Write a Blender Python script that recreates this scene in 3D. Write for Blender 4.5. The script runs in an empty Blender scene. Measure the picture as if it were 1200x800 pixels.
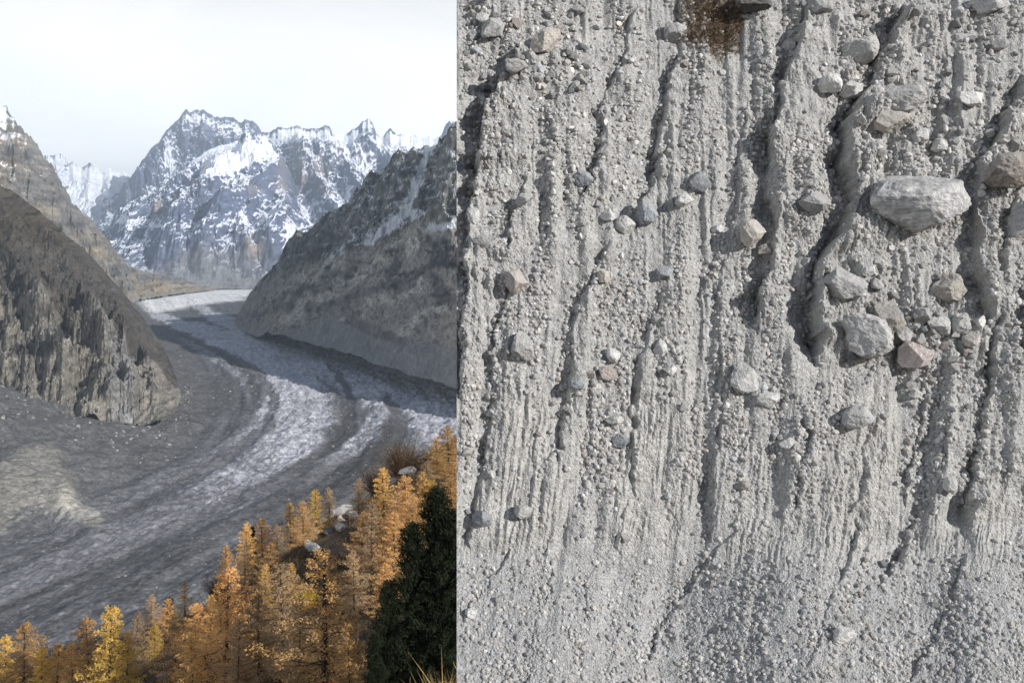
import bpy, bmesh, math, random
import numpy as np
random.seed(7)
RNG = np.random.default_rng(11)
scn = bpy.context.scene
COL = scn.collection

# ------------------------------------------------------------------ camera
F = 1039.0          # focal length in photograph pixels (1200 wide)
HY = 290.0          # row of the horizon
cam_d = bpy.data.cameras.new("camera")
cam = bpy.data.objects.new("camera", cam_d); COL.objects.link(cam)
cam_d.sensor_width = 36.0
cam_d.lens = 36.0 * F / 1200.0
cam_d.shift_y = -(400.0 - HY) / 1200.0
cam_d.clip_start = 0.5; cam_d.clip_end = 60000
cam.location = (0, 0, 0); cam.rotation_euler = (math.radians(90), 0, 0)
scn.camera = cam

# ------------------------------------------------------------------ sun and sky
SUN = np.array([0.75, -0.53, 0.42]); SUN /= np.linalg.norm(SUN)
sd = bpy.data.lights.new("sun", 'SUN'); sd.energy = 4.9; sd.angle = math.radians(0.5)
sd.color = (1.0, 0.965, 0.915)
so = bpy.data.objects.new("sun", sd); COL.objects.link(so)
from mathutils import Vector
so.rotation_euler = Vector(SUN).to_track_quat('Z', 'Y').to_euler()

w = bpy.data.worlds.new("World"); scn.world = w; w.use_nodes = True
nt = w.node_tree; nt.nodes.clear()
def N(nt, t, **k):
    n = nt.nodes.new(t)
    for a, b in k.items():
        if a == 'ins':
            for i, v in b.items(): n.inputs[i].default_value = v
        else: setattr(n, a, b)
    return n
out = N(nt, 'ShaderNodeOutputWorld'); bg = N(nt, 'ShaderNodeBackground', ins={'Strength': 0.07})
sky = N(nt, 'ShaderNodeTexSky'); sky.sky_type = 'NISHITA'; sky.sun_disc = False
sky.sun_elevation = math.asin(SUN[2]); sky.sun_rotation = math.atan2(SUN[0], SUN[1])
sky.altitude = 1900; sky.air_density = 1.0; sky.dust_density = 0.6
tc = N(nt, 'ShaderNodeTexCoord'); sep = N(nt, 'ShaderNodeSeparateXYZ')
nt.links.new(tc.outputs['Generated'], sep.inputs[0])
# high thin overcast: thick towards the horizon, breaking up overhead
mp = N(nt, 'ShaderNodeMapping'); mp.inputs['Scale'].default_value = (1.0, 1.0, 2.6)
nt.links.new(tc.outputs['Generated'], mp.inputs[0])
nz = N(nt, 'ShaderNodeTexNoise', ins={'Scale': 2.2, 'Detail': 7.0, 'Roughness': 0.55, 'Distortion': 0.4})
nt.links.new(mp.outputs[0], nz.inputs['Vector'])
elev = N(nt, 'ShaderNodeMapRange', ins={'From Min': 0.26, 'From Max': 0.42, 'To Min': 0.62, 'To Max': -0.12})
nt.links.new(sep.outputs['Z'], elev.inputs['Value'])
addn = N(nt, 'ShaderNodeMath', operation='ADD'); nt.links.new(nz.outputs['Fac'], addn.inputs[0]); nt.links.new(elev.outputs[0], addn.inputs[1])
cov = N(nt, 'ShaderNodeMapRange', ins={'From Min': 0.42, 'From Max': 0.80, 'To Min': 0.0, 'To Max': 0.985})
nt.links.new(addn.outputs[0], cov.inputs['Value'])
ccol = N(nt, 'ShaderNodeValToRGB')
nz2 = N(nt, 'ShaderNodeTexNoise', ins={'Scale': 3.5, 'Detail': 6.0, 'Roughness': 0.5, 'Distortion': 0.6})
nt.links.new(mp.outputs[0], nz2.inputs['Vector']); nt.links.new(nz2.outputs['Fac'], ccol.inputs[0])
ccol.color_ramp.elements[0].position = 0.3; ccol.color_ramp.elements[0].color = (13.6, 14.0, 14.5, 1)
ccol.color_ramp.elements[1].position = 0.62; ccol.color_ramp.elements[1].color = (15.9, 15.7, 15.3, 1)
mx = N(nt, 'ShaderNodeMix', data_type='RGBA')
hb = N(nt, 'ShaderNodeMapRange', ins={'From Min': 0.04, 'From Max': 0.28, 'To Min': 1.48, 'To Max': 0.76}); nt.links.new(sep.outputs['Z'], hb.inputs['Value'])  # the layer is thicker and brighter low over the horizon
cs = N(nt, 'ShaderNodeVectorMath', operation='SCALE'); nt.links.new(ccol.outputs[0], cs.inputs[0]); nt.links.new(hb.outputs[0], cs.inputs['Scale'])
nt.links.new(cov.outputs[0], mx.inputs[0]); nt.links.new(sky.outputs[0], mx.inputs[6]); nt.links.new(cs.outputs[0], mx.inputs[7])
nt.links.new(mx.outputs[2], bg.inputs[0]); nt.links.new(bg.outputs[0], out.inputs[0])

scn.view_settings.view_transform = 'Standard'; scn.view_settings.look = 'None'
scn.view_settings.exposure = 0.38; scn.view_settings.gamma = 1.0
scn.cycles.use_denoising = True; scn.cycles.denoising_prefilter = 'NONE'
scn.cycles.max_bounces = 5; scn.cycles.diffuse_bounces = 3; scn.cycles.transparent_max_bounces = 8
scn.cycles.volume_bounces = 0

# ------------------------------------------------------------------ noise
_p = RNG.permutation(256); _perm = np.concatenate([_p, _p, _p]).astype(np.int64)
_g = RNG.normal(size=(256, 3)); _g /= np.linalg.norm(_g, axis=1)[:, None]; _g = _g.astype(np.float32)
def perlin(x, y, z=0.0):
    x = np.asarray(x, np.float32); y = np.asarray(y, np.float32) + 0 * x; z = np.asarray(z, np.float32) + 0 * x
    xi = np.floor(x).astype(np.int64); yi = np.floor(y).astype(np.int64); zi = np.floor(z).astype(np.int64)
    xf = (x - xi).astype(np.float32); yf = (y - yi).astype(np.float32); zf = (z - zi).astype(np.float32)
    u = xf ** 3 * (xf * (xf * 6 - 15) + 10); v = yf ** 3 * (yf * (yf * 6 - 15) + 10); ww = zf ** 3 * (zf * (zf * 6 - 15) + 10)
    xi &= 255; yi &= 255; zi &= 255
    r = 0
    for dx in (0, 1):
        a = _perm[xi + dx]; fx = u if dx else 1 - u
        for dy in (0, 1):
            b = _perm[a + yi + dy]; fy = v if dy else 1 - v
            for dz in (0, 1):
                g = _g[_perm[b + zi + dz]]
                fz = ww if dz else 1 - ww
                r = r + fx * fy * fz * (g[..., 0] * (xf - dx) + g[..., 1] * (yf - dy) + g[..., 2] * (zf - dz))
    return r * 1.5
def fbm(x, y, z=0.0, o=5, g=0.5):
    r = 0; a = 1.0; s = 0
    for i in range(o):
        r = r + a * perlin(x * 2 ** i + 17.3 * i, y * 2 ** i + 5.1 * i, z * 2 ** i + 9.7 * i); s += a; a *= g
    return r / s
def ridged(x, y, z=0.0, o=5, g=0.5):
    r = 0; a = 1.0; s = 0
    for i in range(o):
        r = r + a * (1 - 2 * np.abs(perlin(x * 2 ** i + 11.3 * i, y * 2 ** i + 3.1 * i, z * 2 ** i + 1.7 * i))); s += a; a *= g
    return r / s
def sst(a, b, x):
    t = np.clip((x - a) / (b - a), 0, 1); return t * t * (3 - 2 * t)
def mix(a, b, t):
    return a + (b - a) * t
def cmix(C, col, t):
    t = np.clip(t, 0, 1)[..., None]; return C * (1 - t) + np.asarray(col, np.float32) * t
def P3(px, py, D):
    return np.array([(px - 600) / F * D, D, (HY - py) / F * D])

# ------------------------------------------------------------------ object helpers
def link(o, parent=None):
    COL.objects.link(o)
    if parent is not None: o.parent = parent
    return o
def tag(o, label=None, cat=None, group=None, kind=None):
    if label: o['label'] = label
    if cat: o['category'] = cat
    if group: o['group'] = group
    if kind: o['kind'] = kind
    return o
def mesh_np(name, V, Fc, mat, col=None, smooth=False):
    """V (n,3), Fc (m,k) int -> mesh"""
    V = np.ascontiguousarray(V, np.float32); Fc = np.ascontiguousarray(Fc, np.int32); k = Fc.shape[1]
    me = bpy.data.meshes.new(name)
    me.vertices.add(len(V)); me.vertices.foreach_set('co', V.ravel())
    me.loops.add(Fc.size); me.loops.foreach_set('vertex_index', Fc.ravel())
    me.polygons.add(len(Fc)); me.polygons.foreach_set('loop_start', np.arange(0, Fc.size, k, dtype=np.int32))
    me.polygons.foreach_set('loop_total', np.full(len(Fc), k, np.int32))
    me.polygons.foreach_set('use_smooth', np.full(len(Fc), smooth))
    if col is not None:
        a = me.attributes.new('Col', 'FLOAT_COLOR', 'POINT')
        c = np.ones((len(V), 4), np.float32); c[:, :3] = np.clip(col, 0.0, 1.0)
        a.data.foreach_set('color', c.ravel())
    me.update(calc_edges=True); me.materials.append(mat)
    return me
def obj_np(name, V, Fc, mat, col=None, parent=None, smooth=False):
    return link(bpy.data.objects.new(name, mesh_np(name, V, Fc, mat, col, smooth)), parent)
def grid_faces(nr, nc, flip=False):
    i = np.arange((nr - 1) * (nc - 1)); r = i // (nc - 1); c = i % (nc - 1); a = r * nc + c
    f = np.stack([a, a + 1, a + nc + 1, a + nc], 1)
    return f[:, ::-1] if flip else f
def grid_normals(P):
    du = np.gradient(P, axis=1); dv = np.gradient(P, axis=0)
    n = np.cross(du, dv); n /= np.linalg.norm(n, axis=2)[..., None] + 1e-9
    return n

# ------------------------------------------------------------------ materials
def new_mat(name):
    m = bpy.data.materials.new(name); m.use_nodes = True; t = m.node_tree
    b = t.nodes['Principled BSDF']; b.inputs['Roughness'].default_value = 0.9
    b.inputs['Specular IOR Level'].default_value = 0.15
    return m, t, b
def ground_mat(name, s1, s2, bump, dist, lo=0.7, hi=1.3, use_col=True, col=(0.3, 0.3, 0.3), vor=None, rnd=False, rough=0.9):
    """albedo from the surface's own colour attribute (or one colour), broken up by two grain sizes; fine relief as bump"""
    m, t, b = new_mat(name); L = t.links; b.inputs['Roughness'].default_value = rough
    geo = N(t, 'ShaderNodeTexCoord') if rnd else N(t, 'ShaderNodeNewGeometry')
    pos = geo.outputs['Object'] if rnd else geo.outputs['Position']
    if use_col:
        c = N(t, 'ShaderNodeAttribute', attribute_name='Col').outputs['Color']
    else:
        c = N(t, 'ShaderNodeRGB'); c.outputs[0].default_value = (*col, 1); c = c.outputs[0]
    n1 = N(t, 'ShaderNodeTexNoise', ins={'Scale': s1, 'Detail': 6.0, 'Roughness': 0.65}); L.new(pos, n1.inputs['Vector'])
    n2 = N(t, 'ShaderNodeTexNoise', ins={'Scale': s2, 'Detail': 5.0, 'Roughness': 0.7}); L.new(pos, n2.inputs['Vector'])
    r1 = N(t, 'ShaderNodeMapRange', ins={'From Min': 0.3, 'From Max': 0.7, 'To Min': lo, 'To Max': hi}); L.new(n1.outputs['Fac'], r1.inputs['Value'])
    r2 = N(t, 'ShaderNodeMapRange', ins={'From Min': 0.3, 'From Max': 0.7, 'To Min': lo, 'To Max': hi}); L.new(n2.outputs['Fac'], r2.inputs['Value'])
    mm = N(t, 'ShaderNodeMath', operation='MULTIPLY'); L.new(r1.outputs[0], mm.inputs[0]); L.new(r2.outputs[0], mm.inputs[1])
    f = mm.outputs[0]
    h = N(t, 'ShaderNodeMath', operation='ADD'); L.new(n1.outputs['Fac'], h.inputs[0]); L.new(n2.outputs['Fac'], h.inputs[1]); hh = h.outputs[0]
    if vor:
        v = N(t, 'ShaderNodeTexVoronoi', ins={'Scale': vor}); L.new(pos, v.inputs['Vector'])
        vs = N(t, 'ShaderNodeSeparateColor'); L.new(v.outputs['Color'], vs.inputs[0])
        r3 = N(t, 'ShaderNodeMapRange', ins={'To Min': 0.72, 'To Max': 1.28}); L.new(vs.outputs[0], r3.inputs['Value'])
        m3 = N(t, 'ShaderNodeMath', operation='MULTIPLY'); L.new(f, m3.inputs[0]); L.new(r3.outputs[0], m3.inputs[1]); f = m3.outputs[0]
        hs = N(t, 'ShaderNodeMath', operation='SUBTRACT'); L.new(hh, hs.inputs[0]); L.new(v.outputs['Distance'], hs.inputs[1]); hh = hs.outputs[0]
    if rnd:
        oi = N(t, 'ShaderNodeObjectInfo'); r4 = N(t, 'ShaderNodeMapRange', ins={'To Min': 0.78, 'To Max': 1.2}); L.new(oi.outputs['Random'], r4.inputs['Value'])
        m4 = N(t, 'ShaderNodeMath', operation='MULTIPLY'); L.new(f, m4.inputs[0]); L.new(r4.outputs[0], m4.inputs[1]); f = m4.outputs[0]
    vm = N(t, 'ShaderNodeVectorMath', operation='SCALE'); L.new(c, vm.inputs[0]); L.new(f, vm.inputs['Scale'])
    L.new(vm.outputs[0], b.inputs['Base Color'])
    bp = N(t, 'ShaderNodeBump', ins={'Strength': bump, 'Distance': dist}); L.new(hh, bp.inputs['Height']); L.new(bp.outputs[0], b.inputs['Normal'])
    return m
M_floor = ground_mat('glacier_debris', 0.05, 0.3, 0.6, 2.0, 0.75, 1.25, vor=0.2)
M_mount = ground_mat('mountain_rock_and_snow', 0.008, 0.03, 0.7, 14.0, 0.8, 1.2)
M_ridge = ground_mat('ridge_rock', 0.03, 0.12, 0.7, 5.0, 0.75, 1.25)
M_hill = ground_mat('hillside_heath', 0.5, 3.0, 0.7, 0.3, 0.55, 1.45)
M_wall = ground_mat('moraine_silt_and_gravel', 3.0, 17.0, 0.8, 0.03, 0.86, 1.14, vor=34.0)
M_grav = ground_mat('gravel', 2.0, 26.0, 0.5, 0.01, 0.85, 1.15)

# ================================================================== LARGE STRUCTURE
ZF = -300.0
def flat(px, py, z=ZF):
    D = -(-z) * F / (HY - py); return ((px - 600) / F * D, D)
def polydist(X, Y, pts, vals=None):
    """distance to a polyline, sign (left of travel > 0), interpolated values"""
    best = np.full(X.shape, 1e18); sg = np.ones(X.shape); vo = None if vals is None else [np.zeros(X.shape) for _ in vals]
    for i in range(len(pts) - 1):
        ax, ay = pts[i]; bx, by = pts[i + 1]; dx, dy = bx - ax, by - ay; L2 = dx * dx + dy * dy + 1e-12
        t = np.clip(((X - ax) * dx + (Y - ay) * dy) / L2, 0, 1)
        d = (X - ax - t * dx) ** 2 + (Y - ay - t * dy) ** 2
        m = d < best; best = np.where(m, d, best)
        sg = np.where(m, np.sign(dx * (Y - ay) - dy * (X - ax)), sg)
        if vo is not None:
            for k, vv in enumerate(vals): vo[k] = np.where(m, vv[i] + (vv[i + 1] - vv[i]) * t, vo[k])
    return np.sqrt(best), sg, vo

LEFT = [flat(*p) for p in [(-500, 800), (-200, 705), (0, 640), (60, 612), (130, 575), (200, 540), (235, 505), (250, 470), (242, 440), (215, 402), (190, 380), (172, 366), (160, 355), (150, 345), (120, 338)]]
RIGHT = [flat(*p) for p in [(312, 331), (300, 345), (284, 360), (284, 378), (310, 392), (370, 405), (420, 428), (480, 448), (560, 480), (700, 540), (900, 650), (1200, 800)]]
ICE = [  # px polyline, half widths, strength
 ([(165, 345), (180, 368), (215, 383), (262, 397), (310, 417), (338, 443), (350, 475), (336, 510), (300, 543), (230, 580), (130, 622), (40, 665), (-60, 710)],
  [5, 6, 8, 13, 24, 36, 45, 45, 42, 38, 28, 22, 16], [1, 1, 1, 1, 1, .98, .95, .86, .70, .52, .40, .30, .2]),
 ([(225, 355), (250, 371), (290, 388), (350, 407), (400, 428), (470, 458), (530, 480), (620, 530)], [5, 7, 12, 19, 33, 48, 60, 72], [.95, .95, .9, .85, .85, .9, .9, .85]),
 ([(405, 425), (437, 450), (447, 478), (436, 508), (400, 535), (350, 560)], [8, 12, 14, 13, 9, 4], [.8, .8, .75, .7, .55, .2]),
 ([(215, 400), (250, 420), (285, 445), (290, 465)], [4, 5, 5, 4], [.5, .6, .55, .3]),
 ([(290, 575), (200, 620), (100, 665), (0, 705)], [5, 5, 5, 5], [.5, .55, .5, .4]),
 ([(60, 760), (160, 715), (260, 680)], [8, 5, 3], [.35, .3, .2])]
DARK = [([(205, 390), (250, 408), (300, 433), (322, 465), (315, 500), (270, 535), (190, 580), (100, 625), (0, 672)], [2, 3, 5, 6, 7, 8, 8, 7, 6], [.6] * 9),
        ([(385, 432), (408, 455), (412, 485), (398, 515), (350, 552), (270, 590), (150, 645), (0, 715)], [2, 5, 7, 8, 9, 8, 7, 7], [.7, .8, .8, .8, .7, .5, .4, .4]),
        ([(455, 470), (468, 500), (450, 530), (400, 565), (300, 610)], [5, 13, 16, 14, 9], [.7, .9, .9, .6, .4])]
def floor_z(X, Y):
    dl, sl, _ = polydist(X, Y, LEFT); dr, sr, _ = polydist(X, Y, RIGHT)
    sdl = dl * sl * LS; sdr = dr * sr * RS
    far = sst(3500, 6000, Y)
    z = ZF + 0 * X
    a = np.maximum(sdl, 0); z = z + np.minimum(a * 0.20 + 0.0002 * a * a, 150) * mix(1, 0.5, far)
    b = np.maximum(sdr, 0); z = z + np.minimum(b * 0.42 + 0.0003 * b * b, 260)
    inside = sst(-150, 0, sdl) * 0
    flow, _, _ = polydist(X, Y, FLOWL)
    wv = perlin(X / 300, Y / 300, 3.3) * 25
    rid = fbm((flow + wv) / 42.0, Y / 900, 0.5, o=3)
    onice = sst(40, -60, sdl) * sst(40, -60, sdr)
    z = z + rid * 9 * onice * sst(9000, 2500, Y)
    z = z + fbm(X / 60, Y / 60, 1.0, o=5, g=0.6) * (3.0 + 5 * (1 - onice))
    # gullied debris on the side slopes
    z = z + ridged(X / 70 + 0.3 * perlin(X / 40, Y / 40), Y / 70, 4.0, o=4) * 4 * (1 - onice)
    return z, sdl, sdr, flow
FLOWL = [flat(*p) for p in ICE[0][0]]
# orientation signs: left side / right side count positive
def _sgn(line, pt):
    d, s, _ = polydist(np.array([pt[0]]), np.array([pt[1]]), line); return float(s[0])
LS = _sgn(LEFT, flat(60, 500)); RS = _sgn(RIGHT, flat(450, 400))

def build_floor():
    pxs = np.concatenate([np.linspace(-420, -20, 60, endpoint=False), np.linspace(-20, 545, 560, endpoint=False), np.linspace(545, 2600, 60)])
    pys = np.concatenate([np.linspace(2600, 820, 60, endpoint=False), np.linspace(820, 325, 600), [318, 312, 306, 302]])
    Ds = 300.0 * F / (pys - HY)
    D, PX = np.meshgrid(Ds, pxs, indexing='ij')
    X = (PX - 600) / F * D; Y = D
    Z, sdl, sdr, flow = floor_z(X, Y)
    pyf = HY + 300.0 * F / Y
    wx = PX + perlin(X / 90, Y / 90, 7.0) * 6; wy = pyf + perlin(X / 90, Y / 90, 8.0) * 3
    ice = np.zeros(X.shape); dark = np.zeros(X.shape)
    for L, store in ((ICE, 'i'), (DARK, 'd')):
        for pts, hw, st in L:
            d, _, v = polydist(wx, wy * 1.0, pts, [hw, st])
            e = v[1] * sst(1.25, 0.6, d / v[0])
            if store == 'i': ice = np.maximum(ice, e)
            else: dark = np.maximum(dark, e)
    ice = ice * (1 - 0.85 * dark)
    sp = fbm(X / 9, Y / 14, 2.0, o=4, g=0.8) + 0.5 * fbm(X / 60, Y / 60, 2.5, o=2)
    streak = fbm((flow + perlin(X / 200, Y / 200) * 20) / 11.0, Y / 260, 2.2, o=3, g=0.6)
    onice = sst(30, -40, sdl) * sst(30, -40, sdr)
    C = np.zeros(X.shape + (3,), np.float32) + np.array([0.128, 0.130, 0.134], np.float32)
    C = C * np.clip(1 + 0.8 * streak * onice + 0.3 * sp, .4, 2)[..., None]
    C = cmix(C, (0.07, 0.07, 0.068), dark * 0.85)
    f = sst(0.72, 1.05, ice * 1.15 + sp * 0.8 + streak * 0.35 + 0.05)
    C = cmix(C, (0.33, 0.328, 0.352), ice * 0.8)
    C = cmix(C, (0.53, 0.53, 0.57), f * 0.85 * sst(0.02, 0.2, ice))
    # sparse pale blocks everywhere on the debris
    C = cmix(C, (0.30, 0.30, 0.30), sst(0.42, 0.6, fbm(X / 9, Y / 9, 5.0, o=2, g=0.8)) * 0.8)
    # white ice beyond, its sunlit brightness put into the colour
    farw = sst(370, 365, pyf + (PX - 170) * 0.15 + perlin(X / 400, Y / 400) * 5) * sst(30, -60, sdl) * sst(60, -60, sdr)
    C = cmix(C, (0.95, 0.94, 0.92), farw * (0.97 - 0.12 * sst(0.1, 0.5, sp)))
    # left sandy heaps, their tan made paler for sunlight painted in
    t1, _, _ = polydist(PX, pyf, [(-200, 640), (-20, 615), (40, 585), (70, 590)])
    t2, _, _ = polydist(PX, pyf, [(-30, 600), (60, 565)])
    tan = sst(1.2, 0.5, t1 / 24 + 0.5 * sp) + 0.8 * sst(1.2, 0.4, t2 / 14 + sp)
    t3, _, _ = polydist(PX, pyf, [(75, 600), (110, 615)]); tan = tan + 0.6 * sst(1.2, 0.5, t3 / 12 + .4 * sp)
    C = cmix(C, (0.42, 0.395, 0.335), tan * 0.9)
    Z = Z + 8 * sst(1.6, 0.0, t1 / 26 + sp * .3) + 6 * sst(1.6, 0.0, t3 / 20 + sp * .3) + 5 * sst(1.6, .0, t2 / 16)
    # side debris slopes
    Z = Z + (ice * 6 + 1.5) * ridged(X / 26, Y / 26, 9.0, o=3)
    side = sst(-20, 60, sdl)
    C = cmix(C, (0.13, 0.128, 0.124), side * 0.6)
    sr = sst(-10, 60, sdr)
    C = cmix(C, (0.22, 0.22, 0.22), sr * 0.8)
    C = C * (1 + 0.35 * fbm(X / 110, Y / 110, 6.0, o=4))[..., None]
    V = np.stack([X, Y, Z], 2)
    return obj_np('valley_floor', V.reshape(-1, 3), grid_faces(*X.shape), M_floor, C.reshape(-1, 3), smooth=True)
fl = tag(build_floor(), 'grey debris covered glacier curving down the valley with pale ice bands', kind='structure')

def resample(pts, n):
    """pts rows (px, ...) ; uniform in px"""
    A = np.array(pts, float); u = np.linspace(A[0, 0], A[-1, 0], n)
    return np.stack([np.interp(u, A[:, 0], A[:, k]) for k in range(A.shape[1])], 1)
def smooth_interp(u, xs, ys): return np.interp(u, xs, ys)

def loft(name, crest, base, nu, nv, mat, dispf, colf, prof=1.0, bulge=0.0, back=0.35, jag=1.0, seed=0.0, jagL=60.0, envb=0.6):
    """crest: (px,py,D) ; base: (px,py,D). A mountain as a lofted sheet with a front face, a crest and a far side."""
    c = resample(crest, nu); b = resample(base, nu)
    C3 = np.stack([(c[:, 0] - 600) / F * c[:, 2], c[:, 2], (HY - c[:, 1]) / F * c[:, 2]], 1)
    B3 = np.stack([(b[:, 0] - 600) / F * b[:, 2], b[:, 2], (HY - b[:, 1]) / F * b[:, 2]], 1)
    s = np.concatenate([[0], np.cumsum(np.linalg.norm(np.diff(C3[:, :2], axis=0), axis=1))])
    C3[:, 2] += jag * np.minimum(1, np.abs(C3[:, 2] - B3[:, 2]) / 500.0) * (fbm(s / jagL, seed, 0.3, o=4, g=0.6) * 1.1 + 0.35 * (ridged(s / jagL, seed + 4, 0.3, o=3, g=0.5) - .4)) * sst(0, 0.03, np.linspace(0, 1, nu)) * sst(1, 0.97, np.linspace(0, 1, nu))
    v = np.linspace(0, 1, nv)[:, None, None]
    Pf = C3[None] * (1 - v) + B3[None] * v
    kw = max(3, nu // 22) | 1; ker = np.hanning(kw + 2)[1:-1]; ker /= ker.sum()
    zs = np.convolve(np.pad(C3[:, 2], kw // 2, mode='edge'), ker, mode='valid')
    vv = v[..., 0]
    # the fine shape of the skyline fades out quickly down the face instead of running down it as folds
    Pf[..., 2] = zs[None] + (B3[:, 2] - zs)[None] * (vv ** prof) + (C3[:, 2] - zs)[None] * np.exp(-vv * 11)
    L = np.linalg.norm((B3 - C3)[:, :2], axis=1)
    dirh = (B3 - C3)[:, :2] / (L[:, None] + 1e-6)
    H = np.abs(C3[:, 2] - B3[:, 2])
    out = np.concatenate([dirh * 0.75, np.full((nu, 1), 0.66)], 1)[None]
    S = np.broadcast_to(s[None], Pf.shape[:2]); VV = np.broadcast_to(v[..., 0], Pf.shape[:2])
    d = dispf(Pf, S, VV, seed)
    env = sst(0, 0.15, VV) * 0.93 + 0.07
    env = np.maximum(env, 0.0) * (envb + (1 - envb) * sst(1.0, 0.72, VV)) * np.minimum(1, H / 220.0)[None]
    bul = bulge * np.sin(np.pi * VV) * np.minimum(L, H)[None]
    Pf = Pf + out * (d * env + bul)[..., None]
    nrm = grid_normals(Pf); nrm = np.where(nrm[..., 2:3] < 0, -nrm, nrm)
    col = colf(Pf, S, VV, nrm, seed)
    nb = 14
    vb = np.linspace(0, 1, nb + 1)[1:][::-1][:, None, None]
    Pb = np.repeat(C3[None], nb, 0)
    Pb[..., 1] += (vb[..., 0] * back * 1.4 * (H[None] + 30)); Pb[..., 2] -= vb[..., 0] * (H[None] + 30)
    Pb = Pb + 0.15 * H[None, :, None] * fbm(Pb[..., 0] / 80, Pb[..., 1] / 80, seed, o=3)[..., None] * vb * np.array([0.2, 1, 0.3])
    P = np.concatenate([Pb, Pf], 0); colb = np.repeat(col[:1], nb, 0); col = np.concatenate([colb, col], 0)
    return obj_np(name, P.reshape(-1, 3), grid_faces(P.shape[0], nu, True), mat, col.reshape(-1, 3), smooth=False)

# ---- far mountains
RIDGES = {13.0: [([(300, 165), (285, 205), (262, 225), (240, 250), (215, 272), (198, 297)], 300, 24), ([(335, 200), (325, 235), (290, 255), (262, 275), (236, 302)], 260, 19), ([(325, 235), (332, 265), (318, 305)], 190, 15), ([(244, 188), (208, 232), (182, 255), (148, 278)], 170, 15), ([(270, 255), (285, 290), (290, 310)], 120, 11)],
          9.0: [([(350, 150), (352, 195), (375, 235), (392, 262)], 200, 13), ([(390, 152), (398, 200), (420, 240)], 180, 13), ([(430, 143), (440, 180), (462, 215)], 180, 14), ([(366, 152), (372, 190)], 130, 9), ([(412, 155), (418, 200)], 120, 8), ([(457, 152), (476, 190)], 120, 10), ([(330, 150), (345, 175)], 100, 8)],
          5.0: [([(218, 130), (206, 165), (182, 205), (150, 235)], 240, 14), ([(236, 132), (236, 175), (250, 200)], 180, 11), ([(287, 139), (278, 170)], 140, 10), ([(258, 139), (262, 170)], 120, 8), ([(200, 149), (190, 185)], 90, 8)]}
def disp_far(P, S, V, seed):
    px = 600 + F * P[..., 0] / P[..., 1]; py = HY - F * P[..., 2] / P[..., 1]
    qx = px + 5 * perlin(P[..., 0] / 260, P[..., 2] / 260, seed); qy = py + 5 * perlin(P[..., 0] / 260, P[..., 2] / 260, seed + 2)
    hand = 0
    for pts, a, wd in RIDGES.get(seed, ()):
        dd, _, _ = polydist(qx, qy, pts); hand = np.maximum(hand, a * np.maximum(0, 1 - dd / (wd * 1.35)))
    wq = perlin(P[..., 0] / 700, P[..., 2] / 700, seed) * 0.9
    ribs = ridged(S / 420 + wq, V * 1.6, seed + 1, o=5, g=0.55)
    big = ridged(P[..., 0] / 900, P[..., 1] / 900, P[..., 2] / 1300 + seed, o=6, g=0.5)
    dia = ridged((P[..., 0] + 0.8 * P[..., 2]) / 380, P[..., 2] / 700, seed + 5, o=4, g=.55)
    fine = ridged(P[..., 0] / 110 + P[..., 2] / 260, P[..., 2] / 130 - P[..., 0] / 300, seed + 7, o=3, g=.6)
    return hand + 40 * (ribs - 0.35) + 200 * (big - 0.35) + 140 * (dia - .3) + 45 * (fine - .3)
def col_far(patches, rocks=(), snowline=0.0, amount=0.0):
    def f(P, S, V, n, seed):
        px = 600 + F * P[..., 0] / P[..., 1]; py = HY - F * P[..., 2] / P[..., 1]
        nn = fbm(P[..., 0] / 75 + P[..., 2] / 120, P[..., 2] / 60 - P[..., 0] / 150, seed + 3, o=5, g=0.8)
        big = fbm(P[..., 0] / 600, P[..., 2] / 500, seed + 4, o=3)
        s = (n[..., 2] - 0.52) * 2.0 + nn * 1.15 + big * 0.7 + 0.08 + (P[..., 2] - snowline) / 3200 + amount
        for (x, y, rx, ry, a) in patches:
            s = s + a * np.exp(-(((px - x + 8 * big) / rx) ** 2 + ((py - y) / ry) ** 2))
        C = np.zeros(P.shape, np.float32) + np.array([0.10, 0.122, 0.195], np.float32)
        t = fbm(P[..., 0] / 200, P[..., 2] / 200, seed + 8, o=4)
        C = cmix(C, (0.30, 0.235, 0.19), sst(0.2, 0.5, t) * 0.35)
        for (x, y, rx, ry, a) in rocks:
            C = cmix(C, (0.36, 0.28, 0.21), a * np.exp(-(((px - x) / rx) ** 2 + ((py - y) / ry) ** 2)) * (0.7 + t))
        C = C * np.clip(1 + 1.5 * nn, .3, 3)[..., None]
        k = sst(0.08, 0.22, s)
        C = cmix(C, (0.78, 0.81, 0.88), k)
        # bare moraine at the foot
        C = cmix(C, (0.19, 0.19, 0.195) , sst(0.78, 0.94, V + 0.16 * big + 0.1 * nn) * 0.9)
        return C
    return f
def crest_of(pts, D): return [(x, y, D if not callable(D) else D(x)) for x, y in pts]
link_back = loft('snowy_far_peaks',
     crest_of([(20, 175), (50, 182), (62, 183), (66, 181), (75, 181), (80, 193), (86, 190), (95, 199), (105, 192), (120, 204), (128, 199), (135, 202), (145, 203), (152, 205), (165, 212), (200, 230)], 12500),
     crest_of([(20, 345), (200, 345)], 9500), 420, 160, M_mount, disp_far,
     col_far([(110, 235, 60, 14, 1.0), (120, 250, 40, 20, 1.1), (100, 215, 30, 10, .4)], snowline=500, amount=0.25), jag=60, prof=0.7, envb=.1, seed=2.0, jagL=260)
tag(link_back, 'distant low snowy peaks and glacier cirque behind the left slope', kind='structure')
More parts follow.
